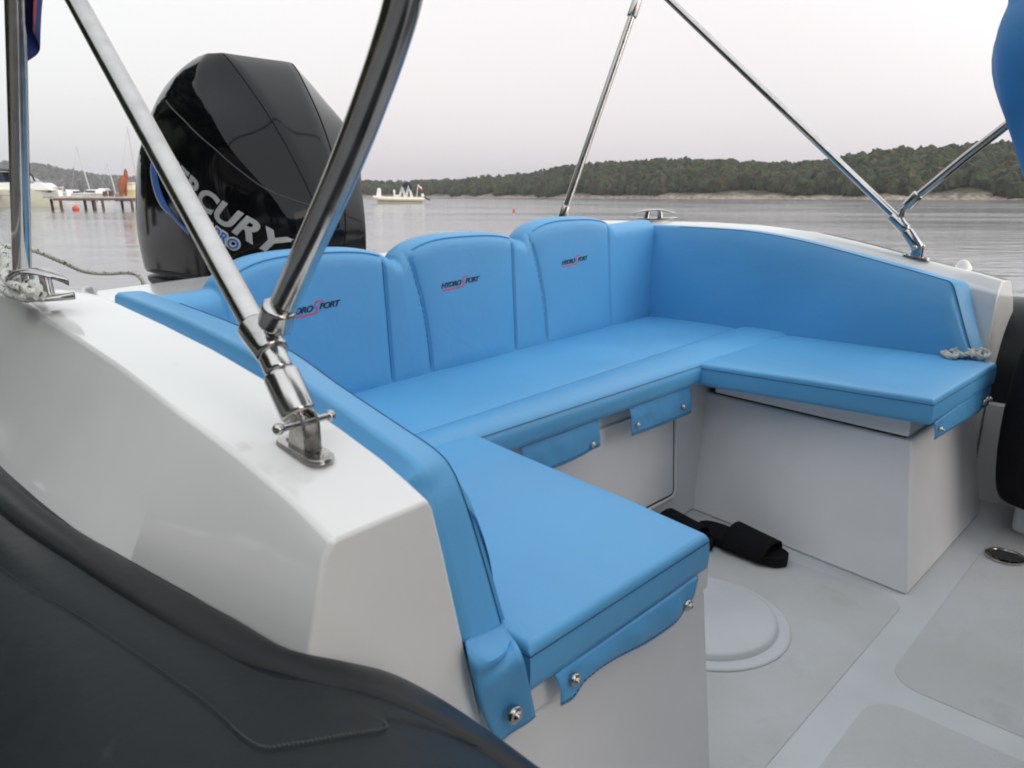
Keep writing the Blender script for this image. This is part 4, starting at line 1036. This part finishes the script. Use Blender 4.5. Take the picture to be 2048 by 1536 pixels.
# ================================================================ MARINA AT THE LEFT
CREAM = mat('cream_hull', (.66, .64, .52), .35, coat=.3, var=.05, vscale=2); WHITEB = mat('white_boat', (.78, .78, .76), .35, coat=.3)
GLASS = mat('dark_glass', (.03, .05, .055), .1); GREENC = mat('green_canvas', (.03, .12, .09), .8); NAVYC = mat('navy_canvas', (.02, .025, .05), .8)
WOOD = mat('pier_timber', (.13, .075, .06), .85, var=.3, vscale=3); DECKM = mat('pier_deck', (.42, .41, .39), .9, var=.15, vscale=1)
ALU = mat('mast_alloy', (.55, .56, .57), .4, metal=.5)
RZ = YAW - pi / 2                                    # local x to the right of the view, local y away
def hull_rings(L, B, D, rake=.16, z0=-.2, stern=.85, n=14, sheer=.25):
    """bow towards +x"""
    rings = []
    for i in range(n + 1):
        t = i / n; x = -L / 2 + L * t; w = B / 2 * (stern + (1 - stern) * min(1, t * 3)) * (1 - max(0, (t - .45) / .55) ** 2.3) + .015
        top = D + sheer * t * t; xx = x - rake * L * max(0, t - .55) / .45 * 0
        kb = (rake * L) * max(0, (t - .6) / .4)
        rings.append([(xx - kb, -w * .55, z0), (x - kb * .35, -w * .93, D * .45), (x, -w, top), (x, -w * .9, top + .02), (x, w * .9, top + .02), (x, w, top), (x - kb * .35, w * .93, D * .45), (xx - kb, w * .55, z0)])
    return rings
def motor_yacht():
    root = empty('motor_yacht', 'large cream motor yacht with green and navy canvas moored at the left edge', 'motor yacht', tuple(at(10, 414, z=WZ)), RZ + radians(6))
    dd = sqrt(root.location.x ** 2 + root.location.y ** 2); k = dd * .86 / 1480.0    # metres per photo pixel at that distance
    L = 190 * k; off = 112 * k - L / 2
    rr = hull_rings(L, 3.6, 1.85, .10, -.3, .9, 16, .45); rr = [[(x + off, y, z) for x, y, z in r] for r in rr]
    MB().loft(rr).build('hull', CREAM, root, bevel=.03)
    # rubbing strake
    MB().tube([Vector((r[1][0], r[1][1] - .02, 1.25 + .3 * (i / 16) ** 2)) for i, r in enumerate(rr)], .05, 6).build('rubbing_strake', mat('strake', (.25, .25, .24), .5), root)
    xb = off + L / 2
    def sec(x0, x1, z0, z1, w0, w1, s0, s1, name, m, par=root):
        MB().loft([[(xb - x0, -w0, z0), (xb - x0, w0, z0), (xb - x1, w0, z0), (xb - x1, -w0, z0)], [(xb - x0 - s0, -w1, z1), (xb - x0 - s0, w1, z1), (xb - x1 + s1, w1, z1), (xb - x1 + s1, -w1, z1)]]).build(name, m, par, bevel=.12)
    sec(.7, 9.5, 1.85, 2.75, 1.35, 1.2, 1.1, .2, 'coachroof', WHITEB)
    sec(2.5, 5.2, 2.6, 3.55, 1.25, 1.0, 1.25, 0, 'windscreen', mat('screen_grey', (.38, .39, .39), .3))
    sec(3.7, 5.4, 3.3, 3.75, 1.1, 1.1, .15, .1, 'side_curtain', GREENC)
    for a in (0, .9): MB().tube(smooth_path([(xb - 2.6 - a, -1.1, 2.9), (xb - 3.0 - a, -1.05, 3.7), (xb - 4.4 - a, -1.0, 4.05), (xb - 6.4, -1.0, 4.05), (xb - 7.4, -1.1, 3.3)], 8), .11, 8).build('canopy_arch', NAVYC, root)
    sec(5.0, 8.0, 3.9, 4.15, 1.1, 1.0, .2, .2, 'canopy', mat('beige_canvas', (.55, .52, .46), .8))
    sec(5.8, 7.2, 2.7, 3.9, 1.15, 1.05, .3, .1, 'navy_curtain', NAVYC)
    MB().tube(smooth_path([(xb - .1, 0, 2.35), (xb + .1, 0, 2.9), (xb - 1.2, -1.0, 2.95), (xb - 3.2, -1.4, 2.85), (xb - 6, -1.6, 2.75)], 6), .03, 6).build('bow_rail', STEEL, root)
    for x in (.6, 1.6, 2.8, 4.2): MB().tube([Vector((xb - x, -.5 - .22 * x if x < 3 else -1.5, 2.15)), Vector((xb - x, -.5 - .22 * x if x < 3 else -1.5, 2.92))], .025, 5).build('stanchion', STEEL, root)
    for x in (1.1, 5.0): MB().sphere((xb - x, -1.2 if x < 3 else -1.75, 1.75), (.28, .08, .1), 10, 6).build('porthole', GLASS, root)
    MB().sphere((xb - .35, -.25, 2.15), (.28, .2, .16), 10, 6).build('anchor', STEELD, root)
    return root, k, xb
yacht, ky, xb = motor_yacht()
fd = MB(); rings = [[(r * cos(2 * pi * k / 16), r * sin(2 * pi * k / 16), z) for k in range(16)] for z, r in ((-1.05, .02), (-1.0, .18), (-.8, .33), (-.5, .36), (-.2, .26), (0, .12), (.15, .07), (.2, .02))]
fdo = fd.loft(rings).build('fender', mat('fender_blue', (.05, .09, .13), .5), None); yl = yacht.matrix_basis @ Vector((xb - 106 * ky, -2.15, 1.75)); fdo.location = yl
tag(fdo, 'dark blue teardrop fender hanging on the side of the cream yacht', 'fender')
# small distant boats
def small_boat(name, px, py, L, heading, mast=0, d=None, label='', lean=0, cabin=True, hm=None, wide=.32):
    loc = at(px, py, d=d); loc.z = WZ
    root = empty(name, label, 'boat' if not mast else 'sailboat', tuple(loc), RZ + heading, 'small boats moored along the far marina')
    B = L * wide; MB().loft(hull_rings(L, B, L * .13, .1, -.15, .8, 8, L * .04)).build('hull', hm or WHITEB, root)
    if cabin:
        MB().loft([[(-L * .22, -B * .33, L * .12), (L * .22, -B * .25, L * .14), (L * .22, B * .25, L * .14), (-L * .22, B * .33, L * .12)], [(-L * .18, -B * .28, L * .27), (L * .06, -B * .22, L * .27), (L * .06, B * .22, L * .27), (-L * .18, B * .28, L * .27)]]).build('cabin', WHITEB, root, bevel=.08)
        MB().loft([[(-L * .15, -B * .315, L * .19), (L * .12, -B * .26, L * .20), (L * .12, B * .26, L * .20), (-L * .15, B * .315, L * .19)], [(-L * .14, -B * .302, L * .235), (L * .085, -B * .25, L * .24), (L * .085, B * .25, L * .24), (-L * .14, B * .302, L * .235)]]).build('windows', GLASS, root, smooth=False)
    if mast:
        top = Vector((lean, 0, mast)); MB().tube([Vector((0, 0, L * .1)), top], .16, 8).build('mast', ALU, root)
        MB().tube([Vector((0, 0, L * .22)), Vector((-L * .42, 0, L * .24))], .12, 8).build('boom', mat('sail_cover', (.5, .5, .5), .8), root)
        MB().tube([top, Vector((L * .49, 0, L * .15))], .03, 5).build('forestay', ALU, root); MB().tube([top, Vector((-L * .49, 0, L * .15))], .03, 5).build('backstay', ALU, root)
    return root
D2 = 230
small_boat('cabin_boat', 129, 389, 8.5, radians(200), d=D2, label='small white cabin boat just right of the yacht bow')
small_boat('cabin_boat', 150, 389, 10.5, radians(75), d=D2, label='white boat between the yacht bow and the sailboat, above the red buoy')
small_boat('sailboat', 183, 389, 11, radians(180), 14, D2, 'white sailboat with the tall pale leaning mast', lean=2.2)
small_boat('cabin_boat', 207, 389, 12, radians(-78), d=D2, label='white motor boat seen bow-on right of the tall mast')
small_boat('sailboat', 233, 389, 9, radians(180), 9.8, D2, 'dark-hulled sailboat with the shorter mast', lean=1.4, cabin=False, hm=mat('dark_hull', (.10, .05, .05), .5))
small_boat('sailboat', 279, 392, 12, radians(175), 19.5, 235, 'sailboat largely hidden behind the black engine', lean=1.0)
# pier
dP = 78.0; pk = dP / 1498
pA = at(108, 398, d=dP); pB = at(330, 396, d=dP + 4)
pier = empty('pier', 'low grey pier on dark timber piles right of the yacht', 'pier', (pA.x, pA.y, WZ), math.atan2(pB.y - pA.y, pB.x - pA.x))
PL = sqrt((pB.x - pA.x) ** 2 + (pB.y - pA.y) ** 2)
MB().box((PL / 2, 1.2, 1.13), (PL, 2.4, .16)).build('deck', DECKM, pier, smooth=False)
MB().box((PL / 2, .1, .95), (PL, .18, .2)).build('edge_beam', WOOD, pier, smooth=False)
for px in (183, 199, 258, 120, 300):
    x = (px - 108) * PL / 222
    for yy in (.15, 2.2): MB().tube([Vector((x + .1, yy, -1.5)), Vector((x, yy, 1.0))], .13, 8).build('pile', WOOD, pier)
MB().box((PL / 2, 2.3, 1.36), (PL, .05, .22)).build('rail_board', mat('rail_grey', (.40, .39, .38), .8), pier, smooth=False)
def on_pier(px, y, z=1.21): 
    return pier.matrix_basis @ Vector(((px - 108) * PL / 222, y, z))
kq = empty('kiosk', 'cream and yellow hut on the pier beside the engine', 'hut', tuple(on_pier(267, 1.0)), RZ)
MB().box((0, 0, .30), (1.0, .9, .62)).build('base_wall', mat('hut_yellow', (.62, .52, .26), .8), kq, bevel=.02)
MB().box((0, 0, .85), (1.12, 1.0, .5)).build('counter_wall', mat('hut_cream', (.80, .76, .55), .7), kq, bevel=.03)
MB().box((-.02, 0, 1.22), (1.2, 1.1, .24), taper=.7).build('roof', mat('hut_roof', (.52, .46, .38), .8), kq, bevel=.02)
TER = mat('terracotta_cloth', (.33, .11, .055), .85, var=.2, vscale=4)
def closed_parasol(px, h, lean, label, s=1):
    root = empty('closed_parasol', label, 'parasol', tuple(on_pier(px, .9)), RZ, 'closed rust-coloured parasols on the pier')
    P = [Vector((lean * t, 0, h * t)) for t in (0, .15, .4, .7, .9, 1)]; R = [.10, .20, .26, .30, .22, .10]; rings = []
    for p, r in zip(P, R): rings.append([(p.x + r * s * cos(a) * (1 + .12 * sin(5 * a)), p.y + r * s * sin(a), p.z) for a in [2 * pi * k / 20 for k in range(20)]])
    MB().loft(rings).build('cloth', TER, root); MB().tube([Vector((0, 0, 0)), Vector((lean * 1.04, 0, h * 1.04))], .04, 6).build('shaft', ALU, root)
closed_parasol(246, 1.95, .35, 'leaning rust-coloured closed parasol left of the hut')
closed_parasol(257, 2.55, .22, 'tallest rust-coloured closed parasol directly behind the hut', .7)
for px, h in ((126, .55), (141, .62), (212, .45), (224, .5)):
    b_ = MB().box((0, 0, h / 2), (.35, .35, h)).build('dock_box' if h > .5 else 'bollard', WHITEB if h > .5 else WOOD, None, bevel=.03); b_.location = on_pier(px, .7)
    tag(b_, {126: 'small white locker on the pier nearest the yacht', 141: 'taller white locker on the pier above the red buoy', 212: 'left one of two low dark bollards on the pier', 224: 'right one of two low dark bollards on the pier'}[px], 'locker' if h > .5 else 'bollard')
# buoys
RB = mat('buoy_red', (.62, .06, .03), .5, var=.1, vscale=8)
def buoy(name, px, py, r, label, peg=False):
    p = at(px, py, z=WZ); rings = [[(r * q * cos(2 * pi * k / 20), r * q * sin(2 * pi * k / 20), z * r) for k in range(20)] for z, q in ((-.9, .4), (-.5, .85), (0, 1), (.5, .87), (.85, .5), (1.0, .2), (1.15, .15), (1.2, .02))]
    if peg: rings = [[(x * .7, y * .7, z * 1.6) for x, y, z in q] for q in rings]
    o = MB().loft(rings).build(name, RB, None); o.location = (p.x, p.y, WZ + r * .45); tag(o, label, 'buoy')
buoy('mooring_buoy', 152, 421, .29, 'round red-orange buoy afloat in front of the pier')
buoy('mooring_buoy', 1028, 424, .13, 'tiny orange marker buoy in open water beyond the humps', True)

# ================================================================ PEOPLE-SIZE FIGURE (skin modifier) AND THE FAR BOAT
def person(loc, rz, label, shirt, parent=None, sitting=False):
    root = empty('person', label, 'person', tuple(loc), rz)
    zs = -.42 if sitting else 0
    J = {'pel': (0, 0, .95), 'bel': (0, .0, 1.10), 'che': (0, 0, 1.32), 'nec': (0, 0, 1.48), 'hea': (0, -.01, 1.60), 'top': (0, -.01, 1.72)}
    E = [('pel', 'bel'), ('bel', 'che'), ('che', 'nec'), ('nec', 'hea'), ('hea', 'top')]; Rr = {'pel': .14, 'bel': .12, 'che': .145, 'nec': .055, 'hea': .095, 'top': .06}
    for s, n in ((-1, 'l'), (1, 'r')):
        J['sh' + n] = (s * .19, 0, 1.40); J['el' + n] = (s * .25, -.04, 1.13); J['wr' + n] = (s * .20, -.20, .98); J['ha' + n] = (s * .18, -.28, .96)
        J['hi' + n] = (s * .10, 0, .90); J['kn' + n] = (s * .12, -.42, .92) if sitting else (s * .12, -.03, .50); J['an' + n] = (s * .12, -.40, .50) if sitting else (s * .12, 0, .08); J['to' + n] = (s * .13, -.56, .45) if sitting else (s * .13, -.16, .03)
        E += [('che', 'sh' + n), ('sh' + n, 'el' + n), ('el' + n, 'wr' + n), ('wr' + n, 'ha' + n), ('pel', 'hi' + n), ('hi' + n, 'kn' + n), ('kn' + n, 'an' + n), ('an' + n, 'to' + n)]
        Rr.update({'sh' + n: .065, 'el' + n: .048, 'wr' + n: .032, 'ha' + n: .035, 'hi' + n: .095, 'kn' + n: .062, 'an' + n: .042, 'to' + n: .035})
    names = list(J); me = bpy.data.meshes.new('body'); me.from_pydata([(x, y, z + zs) for x, y, z in J.values()], [(names.index(a), names.index(b)) for a, b in E], [])
    o = bpy.data.objects.new('body', me); COL.objects.link(o); o.parent = root
    md = o.modifiers.new('skin', 'SKIN')
    for i, n in enumerate(names): me.skin_vertices[0].data[i].radius = (Rr[n], Rr[n]); me.skin_vertices[0].data[i].use_root = (n == 'pel')
    o.modifiers.new('sub', 'SUBSURF').levels = 1
    m = mat('person_' + label[:6], shirt, .8); t = m.node_tree; g = t.nodes.new('ShaderNodeTexCoord'); s_ = t.nodes.new('ShaderNodeSeparateXYZ'); t.links.new(g.outputs['Object'], s_.inputs[0])
    r = t.nodes.new('ShaderNodeValToRGB'); r.color_ramp.interpolation = 'CONSTANT'; mr_1 = t.nodes.new('ShaderNodeMapRange'); mr_1.inputs[2].default_value = 2.0; t.links.new(s_.outputs[2], mr_1.inputs[0]); t.links.new(mr_1.outputs[0], r.inputs[0])
    e = r.color_ramp.elements; e[0].color = (.03, .03, .04, 1); e[1].position = (.96 + zs) / 2; e[1].color = tuple(shirt) + (1,)
    a = e.new((1.50 + zs) / 2); a.color = (.42, .24, .17, 1); t.links.new(r.outputs[0], t.nodes['Principled BSDF'].inputs['Base Color'])
    MB().sphere((0, .012, 1.655 + zs), (.105, .108, .085), 12, 8).build('hair', mat('hair_' + label[:5], (.03, .02, .015), .8), root)
    MB().sphere((0, -.10, 1.60 + zs), (.018, .03, .022), 8, 5).build('nose', mat('skin_' + label[:5], (.42, .24, .17), .6), root)
    return root
mloc = at(800, 407, z=WZ); md_ = sqrt(mloc.x ** 2 + mloc.y ** 2); mk_ = md_ / 1498
mbt = empty('small_motorboat', 'cream inflatable motorboat crossing the bay, black canopy and flag at its stern', 'motorboat', tuple(mloc), RZ)
CREAM2 = mat('cream_tube', (.80, .72, .58), .4); Lb = 98 * mk_
def bx(px): return (px - 800) * mk_
def bz(py): return (407.5 - py) * mk_
for yy in (-1.0, 1.0):
    MB().tube(smooth_path([(bx(848), yy, bz(400)), (bx(842), yy, bz(399.5)), (bx(800), yy, bz(399)), (bx(765), yy * .9, bz(398)), (bx(753), yy * .4, bz(396.5)), (bx(749), 0, bz(395.5))], 6), .33, 14).build('tube', CREAM2, mbt)
MB().loft([[(bx(x), -w_, bz(409)), (bx(x), w_, bz(409)), (bx(x) , w_ * 1.25, bz(400)), (bx(x), -w_ * 1.25, bz(400))] for x, w_ in ((846, .7), (800, .7), (770, .5), (756, .1))]).build('hull', CREAM, mbt)
MB().loft([[(bx(753) + dx, -.5, bz(397)) for dx in (0, .9)] + [(bx(753) + dx, .5, bz(397)) for dx in (.9, 0)], [(bx(757) + dx, -.3, bz(378)) for dx in (0, .5)] + [(bx(757) + dx, .3, bz(378)) for dx in (.5, 0)]]).build('bow_seat', WHITEB, mbt, bevel=.1)
for x, h in ((806, 376), (819, 374)):
    for e in (-1, 1):
        MB().tube([Vector((bx(x - 7), e * .8, bz(397))), Vector((bx(x), e * .7, bz(h))), Vector((bx(x + 5), e * .8, bz(397)))], .14, 6).build('frame_tube', WHITEB, mbt)
MB().tube(smooth_path([(bx(808), 0, bz(377)), (bx(811), 0, bz(373)), (bx(817), 0, bz(371.5)), (bx(821), 0, bz(375)), (bx(823), 0, bz(381))], 5), lambda t: .15 + .32 * sin(pi * t), 10).build('folded_canopy', NAVYC, mbt)
MB().box((bx(795), 0, bz(396)), (1.2, .9, .9)).build('console', WHITEB, mbt, bevel=.15)
MB().tube([Vector((bx(833), 0, bz(398))), Vector((bx(837), 0, bz(371)))], .06, 6).build('flag_staff', WHITEB, mbt)
e_ = MB().loft([[(bx(843), -.3, bz(395)), (bx(849), -.3, bz(395)), (bx(849), .3, bz(395)), (bx(843), .3, bz(395))], [(bx(842), -.28, bz(389)), (bx(847), -.28, bz(388)), (bx(847), .28, bz(388)), (bx(842), .28, bz(389))]]).build('motor', WHITEB, mbt, bevel=.1)
MB().tube([Vector((bx(846), 0, bz(394))), Vector((bx(853), 0, bz(398))), Vector((bx(860), 0, bz(401)))], .13, 7).build('motor_leg', COWLD, mbt)
fv = []
for i in range(8):
    for k in range(5): fv.append((bx(837) + i * .085 + .02 * k, .06 * sin(i * .9), bz(371.5) - k * .17 - i * .06))
mb = MB().add(fv, [(i * 5 + k, i * 5 + k + 1, (i + 1) * 5 + k + 1, (i + 1) * 5 + k) for i in range(7) for k in range(4)]); mb.mi = [0 if (q[0] % 5) < 2 else 1 for q in mb.f]
fo = mb.build('boat_flag', [WHITEB, mat('flag_red2', (.5, .06, .05), .8)], None, thick=.02); fo.location = mloc; fo.rotation_euler = (0, 0, RZ); tag(fo, 'small white and red flag on the stern staff of the cream motorboat', 'flag')
pp = mbt.matrix_basis @ Vector((bx(790), -.45, bz(397.5) - .10)); person(pp, RZ + radians(60), 'person in a red top standing in the cream motorboat', (.45, .04, .05))

# ================================================================ THE QUAY SIDE (out of the picture; it shades and is mirrored by the boat)
shore = MB().prism([(-60, -60), (-7.5, -60), (-6.5, -10), (-7.0, 14), (-12, 30), (-60, 40)], -1.5, .35).build('quay_ground', mat('quay', (.30, .28, .25), .9, var=.2, vscale=.5), None, smooth=False); tag(shore, 'quay on the port side', None, kind='structure')
rnd = random.Random(3); mb = MB()
TR = []
for q in range(34):
    az = radians(98 + 160 * q / 33); dd_ = 14 + 3.5 * (q % 2) + rnd.uniform(-1, 1); TR.append((dd_ * cos(az), dd_ * sin(az), rnd.uniform(7.5, 10.5)))
for tx, ty, th in TR:
    mb.tube([Vector((tx, ty, .2)), Vector((tx + .3, ty + .1, th * .5)), Vector((tx + .2, ty, th * .92))], lambda t: .22 * (1 - .75 * t), 8, mi=1)
    for k in range(85):
        a = rnd.random() * 6.28; hh = rnd.uniform(.14, 1.0); rad = 2.9 * (1 - (abs(hh - .55) / .5) ** 2 * .7) * rnd.random() ** .5
        V, F_ = rnd.choice(PROTO); r = rnd.uniform(.45, .95)
        mb.add([(tx + rad * cos(a) + x * r, ty + rad * sin(a) + y * r, th * hh + z * r * .6) for x, y, z in V], F_)
wd = mb.build('quayside_pines', [leafm('near_pine', (.05, .065, .035)), mat('pine_bark', (.12, .08, .06), .9)], None, recalc=False); tag(wd, 'pine trees growing along the quay', None, kind='stuff')

# ================================================================ HAZE
hz = bpy.data.materials.new('haze'); hz.use_nodes = True; t = hz.node_tree; t.nodes.remove(t.nodes['Principled BSDF'])
pv = t.nodes.new('ShaderNodeVolumePrincipled'); pv.inputs['Color'].default_value = (.80, .80, .86, 1); pv.inputs['Density'].default_value = .00028; pv.inputs['Anisotropy'].default_value = .2
t.links.new(pv.outputs[0], t.nodes['Material Output'].inputs['Volume'])
hb = MB().box((600, 600, 40), (2600, 2600, 102)).build('haze', hz, None, smooth=False); tag(hb, 'thin evening haze over the bay', None, kind='stuff')
